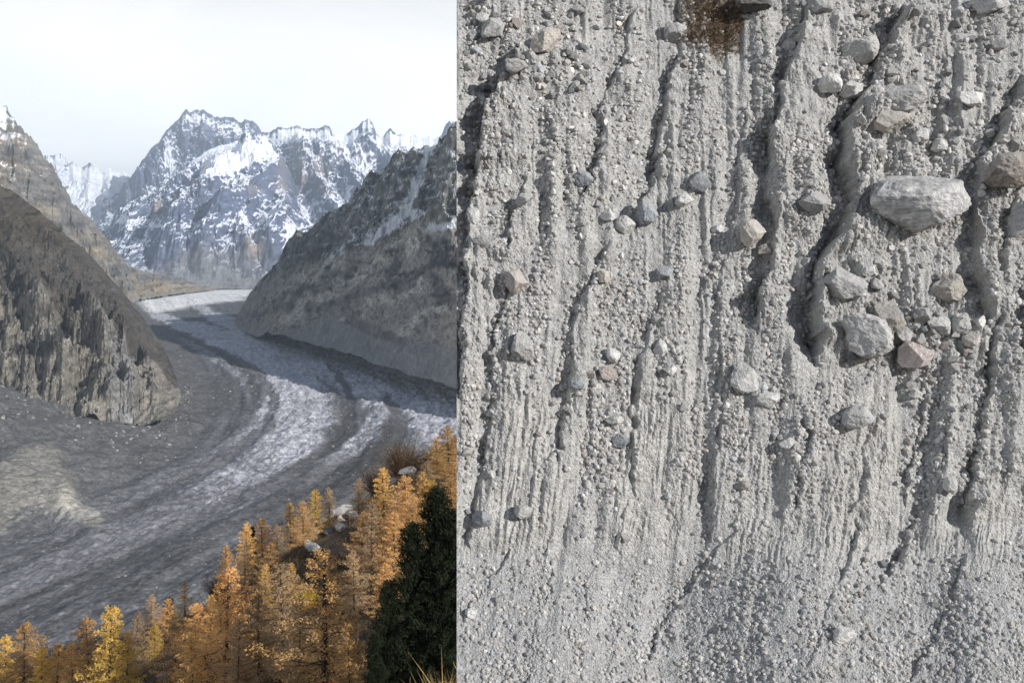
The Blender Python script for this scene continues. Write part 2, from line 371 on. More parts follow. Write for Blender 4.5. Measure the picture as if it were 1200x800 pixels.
m2 = loft('jagged_summit_massif',
     crest_of([(120, 235), (140, 225), (155, 206), (170, 186), (185, 167), (200, 149), (211, 139), (218, 130), (222, 135), (226, 134), (231, 130), (237, 130), (245, 134), (258, 138), (272, 138), (283, 143), (287, 138), (300, 144), (308, 156), (315, 175), (330, 200)], 11500),
     crest_of([(110, 330), (340, 330)], 9300), 560, 240, M_mount, disp_far,
     col_far([(197, 180, 7, 18, 1.4), (203, 205, 9, 22, 1.2), (185, 225, 22, 12, 1.1), (225, 160, 6, 10, .8), (160, 245, 25, 14, 1.2), (240, 190, 12, 30, -.3)], snowline=900, amount=-0.42), jag=80, prof=0.8, envb=.1, seed=5.0, jagL=200)
tag(m2, 'tallest jagged blue grey summit massif with a hanging snow face', kind='structure')
m4 = loft('jagged_snowy_range',
     crest_of([(290, 165), (305, 158), (318, 156), (328, 150), (338, 148), (350, 150), (362, 154), (366, 151), (375, 151), (385, 149), (390, 160), (398, 160), (405, 156), (415, 154), (424, 146), (431, 142), (437, 150), (441, 158), (450, 158), (457, 151), (462, 158), (470, 159), (480, 162), (486, 159), (495, 163), (508, 161), (517, 158), (521, 150), (526, 144), (531, 148), (535, 165), (560, 175), (640, 170)], 9800),
     crest_of([(300, 338), (640, 335)], 7000), 700, 260, M_mount, disp_far,
     col_far([(345, 160, 14, 8, 1.1), (400, 170, 14, 12, 1.2), (430, 185, 16, 18, .9), (500, 166, 40, 7, 1.4), (405, 225, 10, 14, .9), (365, 250, 20, 20, .8), (460, 175, 12, 14, .7), (385, 232, 12, 14, .6)],
             [(350, 195, 9, 30, .8), (375, 205, 10, 26, .7)], snowline=500, amount=-0.22), jag=75, prof=0.75, envb=.1, seed=9.0, jagL=170)
tag(m4, 'jagged snowy range with rock towers right of the snow dome', kind='structure')
m3 = loft('snow_dome_mountain',
     crest_of([(118, 285), (132, 263), (145, 250), (160, 238), (180, 230), (195, 216), (210, 204), (225, 190), (240, 181), (252, 174), (270, 168), (285, 163), (298, 159), (307, 158), (316, 166), (325, 180), (338, 200), (350, 225), (365, 255), (380, 275), (400, 300)], lambda x: 8600),
     crest_of([(115, 333), (400, 345)], 6300), 640, 340, M_mount, disp_far,
     col_far([(272, 182, 36, 14, 2.6), (300, 172, 14, 8, 1.0), (252, 200, 20, 10, .9), (150, 258, 14, 8, .8), (190, 262, 22, 6, .8), (228, 262, 18, 7, .9), (215, 285, 40, 8, .5), (320, 235, 25, 30, .45), (290, 255, 25, 12, .7), (275, 215, 14, 20, .5), (345, 270, 14, 20, .9), (240, 232, 22, 16, -.7), (175, 248, 14, 8, -.6), (205, 250, 20, 12, -.5)],
             [(185, 243, 6, 10, .9), (297, 290, 14, 14, .9), (330, 215, 8, 20, .5)], snowline=300, amount=-0.16), jag=40, prof=0.72, bulge=0.08, envb=.08, seed=13.0, jagL=120)
tag(m3, 'broad central mountain with rounded snow dome and dark rock spurs', kind='structure')

# ---- far left sunlit slope
def disp_mid(P, S, V, seed):
    ribs = ridged(S / 190 + perlin(P[..., 0] / 200, P[..., 2] / 200, seed) * 0.6, V * 2.0, seed + 1, o=5, g=0.55)
    big = ridged(P[..., 0] / 300, P[..., 1] / 300, P[..., 2] / 350 + seed, o=6, g=0.55)
    return 60 * (ribs - 0.35) + 130 * (big - 0.35)
def col_left(P, S, V, n, seed):
    px = 600 + F * P[..., 0] / P[..., 1]; py = HY - F * P[..., 2] / P[..., 1]
    nn = fbm(P[..., 0] / 45, P[..., 2] / 30, seed + 3, o=5, g=0.7)
    t = fbm(P[..., 0] / 160, P[..., 2] / 90, seed + 5, o=3)
    C = np.zeros(P.shape, np.float32) + np.array([0.175, 0.165, 0.15], np.float32)
    C = cmix(C, (0.30, 0.24, 0.165), sst(-0.2, 0.3, t + (V - 0.4) * 0.6) * 0.75)
    C = C * np.clip(1 + 1.6 * nn, .3, 3)[..., None]
    sn = sst(0.42, 0.62, (n[..., 2] - 0.5) * 0.9 + nn * 1.1 + (215 - py) / 160 - (px - 40) / 140)
    C = cmix(C, (0.72, 0.75, 0.80), sn * sst(250, 205, py))
    C = cmix(C, (0.27, 0.25, 0.215), sst(0.78, 0.92, V) * 0.85)
    return C
ls = loft('sunlit_far_slope',
     [(-260, 20, 3000), (-60, 88, 3300), (0, 126, 3600), (7, 130, 3600), (14, 138, 3650), (22, 150, 3700), (31, 152, 3750), (36, 162, 3800), (45, 176, 3850), (58, 189, 3900), (66, 203, 4000), (75, 217, 4100), (84, 236, 4200), (96, 247, 4300), (110, 262, 4450), (122, 277, 4600), (135, 292, 4800), (148, 309, 5000), (165, 317, 5400), (200, 324, 6200), (245, 329, 7000), (305, 331, 7600)],
     [(-260, 400, 2300), (0, 385, 2700), (120, 366, 4000), (165, 353, 4900), (245, 341, 6050), (305, 335, 6900)], 620, 320, M_ridge, disp_mid, col_left, jag=45, prof=0.85, seed=21.0, jagL=70)
tag(ls, 'sunlit tan rocky slope falling from upper left to the far glacier', kind='structure')

# ---- right ridge (continues behind and beyond the moraine wall: unseen there, kept low to limit its shade on the valley)
def col_right(P, S, V, n, seed):
    px = 600 + F * P[..., 0] / P[..., 1]; py = HY - F * P[..., 2] / P[..., 1]
    nn = fbm(P[..., 0] / 28, P[..., 2] / 18, seed + 3, o=5, g=0.7)
    t = fbm(P[..., 0] / 120, P[..., 2] / 90, seed + 5, o=3)
    # boundary between dark upper rock and grey gravel slope (rises to the right)
    bound = np.interp(px, [280, 330, 400, 450, 500, 535], [345, 318, 298, 285, 255, 262]) + 14 * t
    dg = fbm((P[..., 0] * 0.55 - P[..., 2]) / 22, (P[..., 0] + P[..., 2]) / 50, seed + 9, o=5, g=0.75)
    up = sst(6, -8, py - bound)
    C = np.zeros(P.shape, np.float32) + np.array([0.31, 0.295, 0.27], np.float32)
    C = cmix(C, (0.13, 0.132, 0.122), up)
    C = cmix(C, (0.10, 0.10, 0.05), up * sst(0.1, 0.4, t) * 0.4)
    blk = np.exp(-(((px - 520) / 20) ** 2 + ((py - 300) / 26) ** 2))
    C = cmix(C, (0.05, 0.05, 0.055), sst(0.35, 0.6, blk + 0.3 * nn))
    C = cmix(C, (0.33, 0.30, 0.25), sst(0.15, 0.5, t) * (1 - up) * 0.7)
    C = cmix(C, (0.40, 0.35, 0.28), sst(40, 0, polydist(px, py, [(305, 368), (340, 378)])[0] * 1.6 + 40 * nn) * .7 + sst(16, 0, polydist(px, py, [(531, 330), (526, 400), (520, 425)])[0] + 14 * nn) * .8)
    b2 = np.interp(px, [275, 300, 330, 365, 390, 420, 460, 500, 535], [385, 392, 392, 384, 372, 388, 402, 402, 408]) + 12 * nn
    tal = sst(-4, 5, py - b2)
    wp = 9 * perlin(P[..., 0] / 90, P[..., 2] / 70, seed + 20) + 4 * perlin(P[..., 0] / 25, P[..., 2] / 25, seed + 21)
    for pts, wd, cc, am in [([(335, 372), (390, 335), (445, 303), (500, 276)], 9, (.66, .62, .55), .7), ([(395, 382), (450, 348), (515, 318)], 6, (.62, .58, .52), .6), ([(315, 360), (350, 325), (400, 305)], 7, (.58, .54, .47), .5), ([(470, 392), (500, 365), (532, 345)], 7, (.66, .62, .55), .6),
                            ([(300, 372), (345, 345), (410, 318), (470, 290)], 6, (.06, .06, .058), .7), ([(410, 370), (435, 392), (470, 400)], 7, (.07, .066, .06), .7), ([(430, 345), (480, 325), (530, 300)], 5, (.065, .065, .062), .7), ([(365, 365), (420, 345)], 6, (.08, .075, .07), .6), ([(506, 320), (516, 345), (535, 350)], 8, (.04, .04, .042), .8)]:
        dd, _, _ = polydist(px + wp, py + wp, pts); C = cmix(C, cc, sst(1.5, .5, dd / wd + 2.2 * nn) * am)  # colour strips: pale scree, and dark gullies with their shade painted in
    C = cmix(C, (0.11, 0.105, 0.10), sst(.10, .16, nn + .5 * dg) * .75 * (1 - .3 * up)); C = cmix(C, (0.34, 0.325, 0.30), sst(.12, .2, -nn + .4 * dg) * .65 * (1 - up))
    C = C * np.clip(1 + 1.9 * nn + 1.5 * dg, .25, 3)[..., None]
    C = cmix(C, (0.27, 0.268, 0.265), tal * 0.9)
    d, _, _ = polydist(px, py, [(506, 165), (497, 190), (488, 215), (478, 245), (455, 268), (430, 285)])
    s = 1.0 * sst(8, 0, d) + dg * .8 + (n[..., 2] - 0.55) * 0.7 + nn * 1.5 + 0.5 * sst(330, 420, px) * sst(330, 230, py)
    d2, _, _ = polydist(px, py, [(385, 300), (460, 262), (490, 248)]); s = s + 0.5 * sst(14, 0, d2)
    d3, _, _ = polydist(px, py, [(495, 270), (530, 264)]); s = s + 0.9 * sst(7, 0, d3)
    C = cmix(C, (0.62, 0.65, 0.70), sst(0.48, 0.68, s) * 0.9 * sst(5, -15, py - bound - 20))
    return C
def W2(x, y, z): return (600 + F * x / y, HY - F * z / y, y)
def wpt(px, py, D): return tuple(P3(px, py, D))
def loft_world(name, cw, bw, nu, nv, mat, dispf, colf, us, **k):
    """same loft, control points given in metres, parametrised by us"""
    global resample
    keep = resample
    def r2(pts, n):
        A = np.array(pts, float); u = np.linspace(us[0], us[-1], n); out_ = np.stack([np.interp(u, us, A[:, j]) for j in range(3)], 1)
        # dense where the photograph sees it
        return np.stack([600 + F * out_[:, 0] / out_[:, 1], HY - F * out_[:, 2] / out_[:, 1], out_[:, 1]], 1)
    resample = r2
    o = loft(name, cw, bw, nu, nv, mat, dispf, colf, **k)
    resample = keep
    return o
cp = [(272, 380, 4050), (284, 363, 3950), (290, 348, 3850), (300, 334, 3750), (310, 323, 3650), (330, 305, 3500), (346, 283, 3350), (357, 275, 3250), (372, 267, 3150), (395, 254, 3000), (404, 247, 2950), (409, 236, 2900), (425, 222, 2800), (441, 205, 2700), (450, 198, 2650), (462, 186, 2600), (472, 178, 2550), (488, 175, 2480), (498, 172, 2450), (503, 173, 2420), (512, 168, 2400), (520, 164, 2360), (532, 154, 2300), (560, 130, 2200)]
bp_ = [(272, 380, 3500), (284, 387, 3150), (292, 391, 2950), (300, 395, 2850), (312, 391, 2700), (330, 397, 2550), (350, 403, 2430), (360, 406, 2350), (380, 411, 2250), (400, 415, 2150), (410, 418, 2100), (425, 423, 2030), (440, 428, 1950), (450, 431, 1910), (462, 435, 1850), (475, 439, 1800), (490, 444, 1750), (500, 447, 1720), (505, 449, 1700), (515, 452, 1670), (522, 454, 1650), (535, 460, 1610), (560, 470, 1550)]
bp_ = [(272, 381, 3900)] + bp_
cw = [wpt(*p) for p in cp] + [(330, 1900, 300), (650, 1600, 280), (950, 1250, 280), (1250, 850, 280), (1450, 300, 330), (1560, -120, 300), (1640, -400, 280), (1700, -560, 260)]
bw = [wpt(*p) for p in bp_] + [(150, 1250, -270), (380, 980, -240), (560, 800, -200), (760, 600, -140), (1000, 250, -40), (1180, -150, 30), (1240, -360, 60), (1300, -520, 80)]
us = [p[0] for p in cp] + [620, 680, 740, 800, 850, 890, 920, 945]
RR = [([(441, 205), (430, 260), (400, 330), (372, 378)], 60, 26), ([(474, 176), (472, 230), (446, 310), (430, 385)], 55, 24), ([(409, 236), (392, 280), (352, 345), (335, 380)], 50, 24), ([(530, 160), (522, 230), (518, 290), (512, 330)], 70, 20), ([(357, 272), (335, 320), (312, 372)], 40, 20), ([(488, 235), (495, 300), (480, 370), (470, 410)], 40, 20)]
def facets(P, L, seed):
    q = [P[..., k] / L + 0.5 * perlin(P[..., 0] / L, P[..., 1] / L, P[..., 2] / L + k * 7 + seed) for k in (0, 2)]
    return np.abs((q[0] + .6 * q[1]) % 1 - .5) + np.abs((q[1] - .4 * q[0]) % 1 - .5)
def disp_right(P, S, V, seed):
    px = 600 + F * P[..., 0] / P[..., 1]; py = HY - F * P[..., 2] / P[..., 1]
    qx = px + 9 * perlin(P[..., 0] / 90, P[..., 2] / 90, seed); qy = py + 9 * perlin(P[..., 0] / 90, P[..., 2] / 90, seed + 2); hand = 0
    for pts, a, wd in RR:
        dd, _, _ = polydist(qx, qy, pts); hand = np.maximum(hand, a * np.maximum(0, 1 - dd / wd))
    ribs = ridged(S / 120 + perlin(P[..., 0] / 120, P[..., 2] / 120, seed) * 0.7, V * 2.2, seed + 1, o=5, g=0.6)
    big = ridged(P[..., 0] / 160, P[..., 1] / 160, P[..., 2] / 200 + seed, o=6, g=0.58)
    up = sst(0.65, 0.35, V)
    lay = ridged((P[..., 0] * 0.55 - P[..., 2]) / 60, (P[..., 0] + P[..., 2]) / 300, seed + 9, o=4, g=.55)
    return 18 * facets(P, 130, seed) + 7 * facets(P, 45, seed + 2) + hand + 60 * fbm(P[..., 0] / 330, P[..., 2] / 330, seed + 6, o=2) + 34 * (lay - .3) + (8 + 10 * up) * (ribs - 0.35) + (60 + 30 * up) * (big - 0.35)
rr = loft_world('right_rocky_ridge', cw, bw, 820, 300, M_ridge, disp_right, col_right, us, jag=16, prof=1.0, seed=31.0, jagL=40, bulge=0.02, envb=.3)
tag(rr, 'dark rocky ridge with snowy couloir above grey gravel slope, right of the glacier', kind='structure')

# ---- dark spur on the left
def disp_spur(P, S, V, seed):
    st = ridged(P[..., 0] / 26 + P[..., 1] / 60, P[..., 2] / 85, seed, o=5, g=0.6)
    big = ridged(P[..., 0] / 110, P[..., 1] / 110, P[..., 2] / 130 + seed, o=6, g=0.55)
    px = 600 + F * P[..., 0] / P[..., 1]; py = HY - F * P[..., 2] / P[..., 1]
    qx = px + 10 * perlin(P[..., 0] / 60, P[..., 2] / 60, seed) + 5 * perlin(P[..., 0] / 20, P[..., 2] / 20, seed); hand = 0
    for pts, a, wd in SPR:
        dd, _, _ = polydist(qx, py, pts); hand = np.maximum(hand, a * np.maximum(0, 1 - dd / wd))
    lay = ridged((P[..., 0] * .8 + P[..., 2]) / 40, P[..., 2] / 90, seed + 3, o=4, g=.6)
    return (0.4 + 0.6 * sst(.2, .6, V)) * (22 * facets(P, 80, seed) + 9 * facets(P, 28, seed + 3) + 1.3 * hand + 36 * (lay - .3) + 34 * (st - 0.35) + 75 * (big - 0.35))
def col_spur(P, S, V, n, seed):
    px = 600 + F * P[..., 0] / P[..., 1]; py = HY - F * P[..., 2] / P[..., 1]
    nn = fbm(P[..., 0] / 9, P[..., 2] / 26, seed + 3, o=5, g=0.72)
    t = fbm(P[..., 0] / 80, P[..., 2] / 60, seed + 5, o=4)
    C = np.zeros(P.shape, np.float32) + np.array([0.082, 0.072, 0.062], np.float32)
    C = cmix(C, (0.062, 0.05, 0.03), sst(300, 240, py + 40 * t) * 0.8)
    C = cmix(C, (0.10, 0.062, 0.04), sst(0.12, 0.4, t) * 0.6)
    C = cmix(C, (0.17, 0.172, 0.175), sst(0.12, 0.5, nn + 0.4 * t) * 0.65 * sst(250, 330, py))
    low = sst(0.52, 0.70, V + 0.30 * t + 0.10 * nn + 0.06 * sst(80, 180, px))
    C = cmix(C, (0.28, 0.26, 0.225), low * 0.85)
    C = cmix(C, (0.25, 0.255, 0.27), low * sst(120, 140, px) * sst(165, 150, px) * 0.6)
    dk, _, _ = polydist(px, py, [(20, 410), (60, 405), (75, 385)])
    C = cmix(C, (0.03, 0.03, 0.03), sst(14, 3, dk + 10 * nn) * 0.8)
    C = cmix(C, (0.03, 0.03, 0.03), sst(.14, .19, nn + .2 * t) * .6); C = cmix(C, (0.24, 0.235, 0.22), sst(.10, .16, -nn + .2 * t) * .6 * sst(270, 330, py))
    return C * np.clip(1 + 2.2 * nn, .25, 3)[..., None]
SPR = [([(60, 262), (80, 330), (110, 400), (130, 470)], 45, 18), ([(120, 318), (140, 380), (150, 470)], 40, 16), ([(165, 371), (178, 420), (180, 470)], 30, 12), ([(0, 230), (20, 330), (50, 400), (70, 460)], 45, 20), ([(195, 415), (196, 450)], 22, 9)]
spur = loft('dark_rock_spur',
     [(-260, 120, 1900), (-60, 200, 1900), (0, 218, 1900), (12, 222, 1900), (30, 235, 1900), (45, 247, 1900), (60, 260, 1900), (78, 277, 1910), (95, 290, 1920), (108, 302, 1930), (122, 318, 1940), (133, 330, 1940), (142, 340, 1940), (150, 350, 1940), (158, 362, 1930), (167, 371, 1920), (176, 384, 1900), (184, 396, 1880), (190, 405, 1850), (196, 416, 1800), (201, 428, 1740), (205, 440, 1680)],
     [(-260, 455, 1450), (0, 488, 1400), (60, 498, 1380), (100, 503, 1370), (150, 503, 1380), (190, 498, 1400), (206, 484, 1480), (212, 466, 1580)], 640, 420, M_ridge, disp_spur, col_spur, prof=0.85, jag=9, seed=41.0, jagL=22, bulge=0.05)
tag(spur, 'dark steep rock spur left of the glacier with paler fractured cliff foot', kind='structure')

# ---- foreground hillside
XC = [-400, -150, -90, -60, -34, -25, -9, 30, 200, 600]; YC = [60, 78, 88, 95, 84, 100, 142, 200, 300, 380]
def hill_z(X, Y):
    X = np.asarray(X, float); Y = np.asarray(Y, float)
    yc = np.interp(X, XC, YC)
    Yq = np.minimum(Y, yc)
    xx = np.where(X < 40, X, 40 + (X - 40) * 0.25)
    z = -21 - 0.055 * (Yq - 50) + 0.41 * xx
    over = np.maximum(Y - yc, 0)
    z = z - 0.95 * over
    z = z + 0.24 * np.maximum(-15 - Y, 0)  # unseen valley flank behind the viewpoint, raised to block low sky light
    z = z - 0.05 * np.maximum(6 - np.abs(Y - yc), 0) ** 2 * 0.3
    z = z + 1.3 * fbm(X / 16, Y / 16, 2.2, o=4) + 0.35 * fbm(X / 3, Y / 3, 3.2, o=3)
    return z
def build_hill():
    nx, ny = 420, 420
    px = np.concatenate([np.linspace(-420, -20, 60, endpoint=False), np.linspace(-20, 560, 360)])
    ys = np.concatenate([np.linspace(-1000, -60, 50, endpoint=False), np.linspace(-60, 30, 50, endpoint=False), np.linspace(30, 160, 300, endpoint=False), np.linspace(160, 520, 60)])
    xs = np.concatenate([np.linspace(-1200, -420, 20, endpoint=False), np.linspace(-420, -100, 60, endpoint=False), np.linspace(-100, 10, 280, endpoint=False), np.linspace(10, 420, 90, endpoint=False), np.linspace(420, 1100, 20)])
    Y, X = np.meshgrid(ys, xs, indexing='ij')
    Z = np.maximum(hill_z(X, Y), -330)
    t = fbm(X / 6, Y / 6, 1.1, o=4); t2 = fbm(X / 1.6, Y / 1.6, 4.1, o=3)
    C = np.zeros(X.shape + (3,), np.float32) + np.array([0.085, 0.062, 0.042], np.float32)
    C = cmix(C, (0.20, 0.15, 0.085), sst(0.0, 0.45, t + 0.5 * t2) * 0.8)
    C = cmix(C, (0.05, 0.055, 0.03), sst(0.1, 0.4, -t) * 0.6)
    C = C * (1 + 0.6 * t2)[..., None]
    return obj_np('larch_hillside', np.stack([X, Y, Z], 2).reshape(-1, 3), grid_faces(*X.shape), M_hill, C.reshape(-1, 3), smooth=True)
tag(build_hill(), 'brown heath hillside with larches dropping to the glacier', kind='structure')
def hill_hit(px, py):
    dx = (px - 600) / F; dz = (HY - py) / F
    y = np.linspace(30, 230, 4000); h = hill_z(dx * y, y); r = dz * y
    k = np.argmax(r < h)
    if not (r < h).any(): # aim at the crest: nearest approach
        k = int(np.argmin(r - h))
    return float(dx * y[k]), float(y[k]), float(h[k])

# ================================================================== MORAINE WALL
Y0 = 20.0
def wall_base(PX, PY):
    """where the ray through a pixel meets the mean surface of the moraine: steep above, a talus apron below"""
    PX = np.asarray(PX, float); k = (HY - np.asarray(PY, float)) / F
    y = np.full(k.shape, Y0)
    toe = 648 + 26 * np.sin(PX / 95.0) + 14 * np.sin(PX / 41.0 + 1) - 20 * sst(1080, 1200, PX)
    zt = (HY - toe) / F * Y0
    for _ in range(12):
        z = k * y
        e = z - zt
        yn = Y0 + 0.36 * np.maximum(e, 0) + 1.05 * np.minimum(e, 0)
        y = 0.5 * y + 0.5 * yn
    return np.stack([(PX - 600) / F * y, y, k * y], -1)
GUL = [  # polyline (px,py), depth m, width m to the right, list of dark gully lines
 ([(610, 60), (590, 90), (570, 125), (562, 160), (556, 200)], .55, .8),
 ([(556, 200), (548, 260), (546, 330), (540, 420), (538, 460)], .42, .6),
 ([(745, 10), (735, 45), (722, 90), (705, 120), (704, 150), (698, 190), (685, 230)], .22, .5),
 ([(800, 0), (795, 60), (778, 130), (768, 180), (764, 210), (742, 260)], .26, .6),
 ([(606, 330), (586, 372), (582, 400), (576, 470), (568, 540), (558, 600), (552, 640)], .16, .6),
 ([(712, 290), (690, 330), (672, 370), (668, 430), (660, 480), (655, 540)], .20, .55),
 ([(945, 20), (925, 70), (916, 110), (905, 160), (900, 200), (905, 250), (908, 300), (892, 340), (885, 385)], .38, .6),
 ([(1058, 10), (1045, 45), (1030, 75), (1008, 115), (992, 140), (987, 180), (1000, 230), (985, 275), (960, 300), (950, 350), (962, 400), (955, 420)], .62, .7),
 ([(1200, 100), (1185, 125), (1165, 165), (1150, 190), (1138, 225), (1145, 260), (1142, 300), (1148, 340), (1160, 370)], .42, .55),
 ([(1172, 370), (1163, 410), (1160, 460), (1150, 500), (1142, 540), (1134, 620)], .30, .5),
 ([(1090, 470), (1082, 500), (1070, 540), (1062, 590)], .16, .35), ([(1112, 490), (1104, 540), (1090, 590), (1068, 620), (1050, 655), (1030, 690)], .16, .4),
 ([(862, 622), (842, 642), (822, 668), (800, 700), (785, 718), (768, 738), (757, 780)], .20, .8),
 ([(1138, 645), (1130, 665), (1118, 690), (1110, 715), (1096, 745), (1080, 775), (1066, 800), (1050, 840)], .20, .6),
 ([(848, 300), (842, 350), (846, 420), (848, 480), (836, 560), (828, 640)], .10, .45),
 ([(940, 470), (946, 520), (940, 560), (930, 600)], .16, .4), ([(820, 350), (830, 330), (838, 300)], .12, .3),
 ([(640, 130), (652, 170), (640, 230), (632, 300)], .10, .4), ([(620, 200), (600, 260), (592, 300)], .18, .4),
 ([(775, 340), (750, 420), (742, 500), (738, 580), (722, 640)], .12, .5),
 ([(1190, 210), (1178, 260), (1174, 330)], .2, .3), ([(1205, 340), (1195, 380), (1200, 420)], .3, .3),
 ([(1010, 600), (1000, 640), (985, 680)], .12, .4), ([(650, 640), (640, 700), (622, 770), (610, 830)], .10, .5), ([(690, 660), (688, 720), (680, 790)], .08, .4),
 ([(880, 120), (868, 180), (862, 240), (858, 300)], .10, .4), ([(1110, 60), (1100, 130), (1092, 200)], .12, .4),
 ([(975, 690), (965, 740), (940, 800)], .09, .4), ([(1020, 500), (1012, 560), (1000, 600)], .08, .35),
 ([(600, 640), (575, 680), (545, 715)], .14, .8)]
def wall_relief(PX, PY):
    """metres towards the viewer"""
    wpx = PX + 6 * perlin(PX / 30, PY / 40, 1.0) + 4.5 * perlin(PX / 12, PY / 14, 6.0) + 3.5 * perlin(PX / 8, PY / 8, 2.0)
    wpy = PY + 5 * perlin(PX / 22, PY / 22, 5.0)
    gn = 1 + 0.9 * fbm(PX / 16, PY / 22, 44.0, o=4, g=.6)
    h = np.zeros(PX.shape); gully = np.zeros(PX.shape)
    m = 0.0193  # metres per pixel
    for pts, dep, wid in GUL:
        y0, y1 = min(p[1] for p in pts), max(p[1] for p in pts)
        q = sorted(pts, key=lambda p: p[1]); xc = np.interp(wpy, [p[1] for p in q], [p[0] for p in q])
        d = (wpx - xc) * m
        tap = sst(y0 - 14, y0 + 16, wpy) * sst(y1 + 14, y1 - 16, wpy) * (0.85 + 0.8 * perlin(PX / 40, PY / 24, y0 * .31)) * (0.55 + 0.45 * sst(-.32, .02, perlin(wpy / 34.0, y0 * .13 + dep * 9, 3.3)))
        right = np.where(d > 0, np.exp(-np.maximum(d, 0) / wid), 0.0)
        left = np.where(d <= 0, np.exp(np.minimum(d, 0) / (wid * 0.55)), 0.0)
        w_ = sst(-0.05, 0.07, d)
        h = h + (0.8 if y0 > 600 else 1.6 if dep < .3 else 2.1) * dep * tap * (0.42 * np.where(d > 0, np.exp(-np.maximum(d, 0) / (wid * 1.7)), 0.0) * w_ * gn - 0.58 * np.maximum(left, np.exp(-np.abs(d) / 0.1) * (1 - w_)) * (1 - w_))
        gully = np.maximum(gully, tap * sst(0.25, 0.0, np.abs(d + 0.12)) * min(1, dep / .25))
    fan = sst(600, 660, PY + 18 * np.sin(PX / 60.0))
    lean = (PY - 330) * 0.10
    U = PX + lean * sst(250, 800, PY)
    # fluting: many sawtooth runnels
    for (sx, sy, a, sd_) in ((60, 260, .17, 1), (27, 230, .09, 2), (12, 170, .045, 3), (6, 90, .022, 4)):
        nn = perlin(U / sx + 0.55 * perlin(PX / (sx * 1.6), PY / (sx * 5), sd_ + 30.), PY / sy, sd_ * 7.7)
        n2 = perlin((U + sx * 0.35) / sx + 0.55 * perlin((PX + sx * .35) / (sx * 1.6), PY / (sx * 5), sd_ + 30.), PY / sy, sd_ * 7.7)
        msk = 0.35 + 1.1 * sst(-.25, .35, perlin(U / (sx * 2.2), PY / (sy * .8), sd_ * 3.1))
        h = h + a * msk * (0.8 * nn - 0.9 * (n2 - nn)) * (1 - 0.72 * fan)
    rough = 0.55 + 0.9 * sst(-0.25, 0.35, perlin(U / 34, PY / 170, 14.0)) 
    rough = np.where(PY > 640, rough * 0.8, rough)
    h = h + 0.12 * fbm(PX / 34, PY / 46, 20.0, o=4, g=0.5) * (1 - 0.4 * fan)
    h = h + 0.036 * rough * fbm(PX / 5.5, PY / 6.0, 21.0, o=3, g=0.7)
    h = h + 0.022 * rough * ridged(PX / 9, PY / 11, 22.0, o=3, g=0.6)
    # eroded fine rills in the smooth silty band low on the wall
    silt = sst(390, 500, PY) * sst(700, 620, PY) * sst(-.3, .15, perlin(PX / 80, PY / 300, 15.0))
    h = h + 0.045 * silt * (0.5 + sst(-.3, .3, perlin(PX / 30, PY / 60, 71.))) * ridged(U / 7 + perlin(PX / 20, PY / 30, 3.) * .8, PY / 90, 23.0, o=2)
    return h, gully, rough, silt, fan
WX0, WX1, WY0, WY1 = 535.2, 1262.0, -70.0, 900.0
NCW, NRW = 640, 850
_wx = np.linspace(WX0, WX1, NCW); _wy = np.linspace(WY0, WY1, NRW)
WPY, WPX = np.meshgrid(_wy, _wx, indexing='ij')
Bw = wall_base(WPX, WPY)
Hw, GUw, ROw, SIw, FAw = wall_relief(WPX, WPY)
Nb = grid_normals(Bw); Nb = np.where(Nb[..., 1:2] > 0, -Nb, Nb)
# relief is pushed out along the mean face; the cut left end stays in its plane
edge = sst(WX0, WX0 + 2.5, WPX)[..., None]
dirw = Nb * edge + (1 - edge) * np.array([-0.0625, -1.0, 0.0]) * -1 * -1
dirw = np.where(edge < 1, dirw, dirw); dirw[..., 0] = np.where(edge[..., 0] < 1, mix((WX0 - 600) / F * -1 * -1 * -1, Nb[..., 0], edge[..., 0]), dirw[..., 0])
Pw = Bw + dirw * Hw[..., None]
Nw = grid_normals(Pw); Nw = np.where(Nw[..., 1:2] > 0, -Nw, Nw)
def wall_at(px, py):
    a = (np.asarray(px, float) - WX0) / (WX1 - WX0) * (NCW - 1); b = (np.asarray(py, float) - WY0) / (WY1 - WY0) * (NRW - 1)
    i = np.clip(b.astype(int), 0, NRW - 2); j = np.clip(a.astype(int), 0, NCW - 2); fb = (b - i)[..., None]; fa = (a - j)[..., None]
    f = lambda A: (A[i, j] * (1 - fa) + A[i, j + 1] * fa) * (1 - fb) + (A[i + 1, j] * (1 - fa) + A[i + 1, j + 1] * fa) * fb
    return f(Pw), f(Nb)
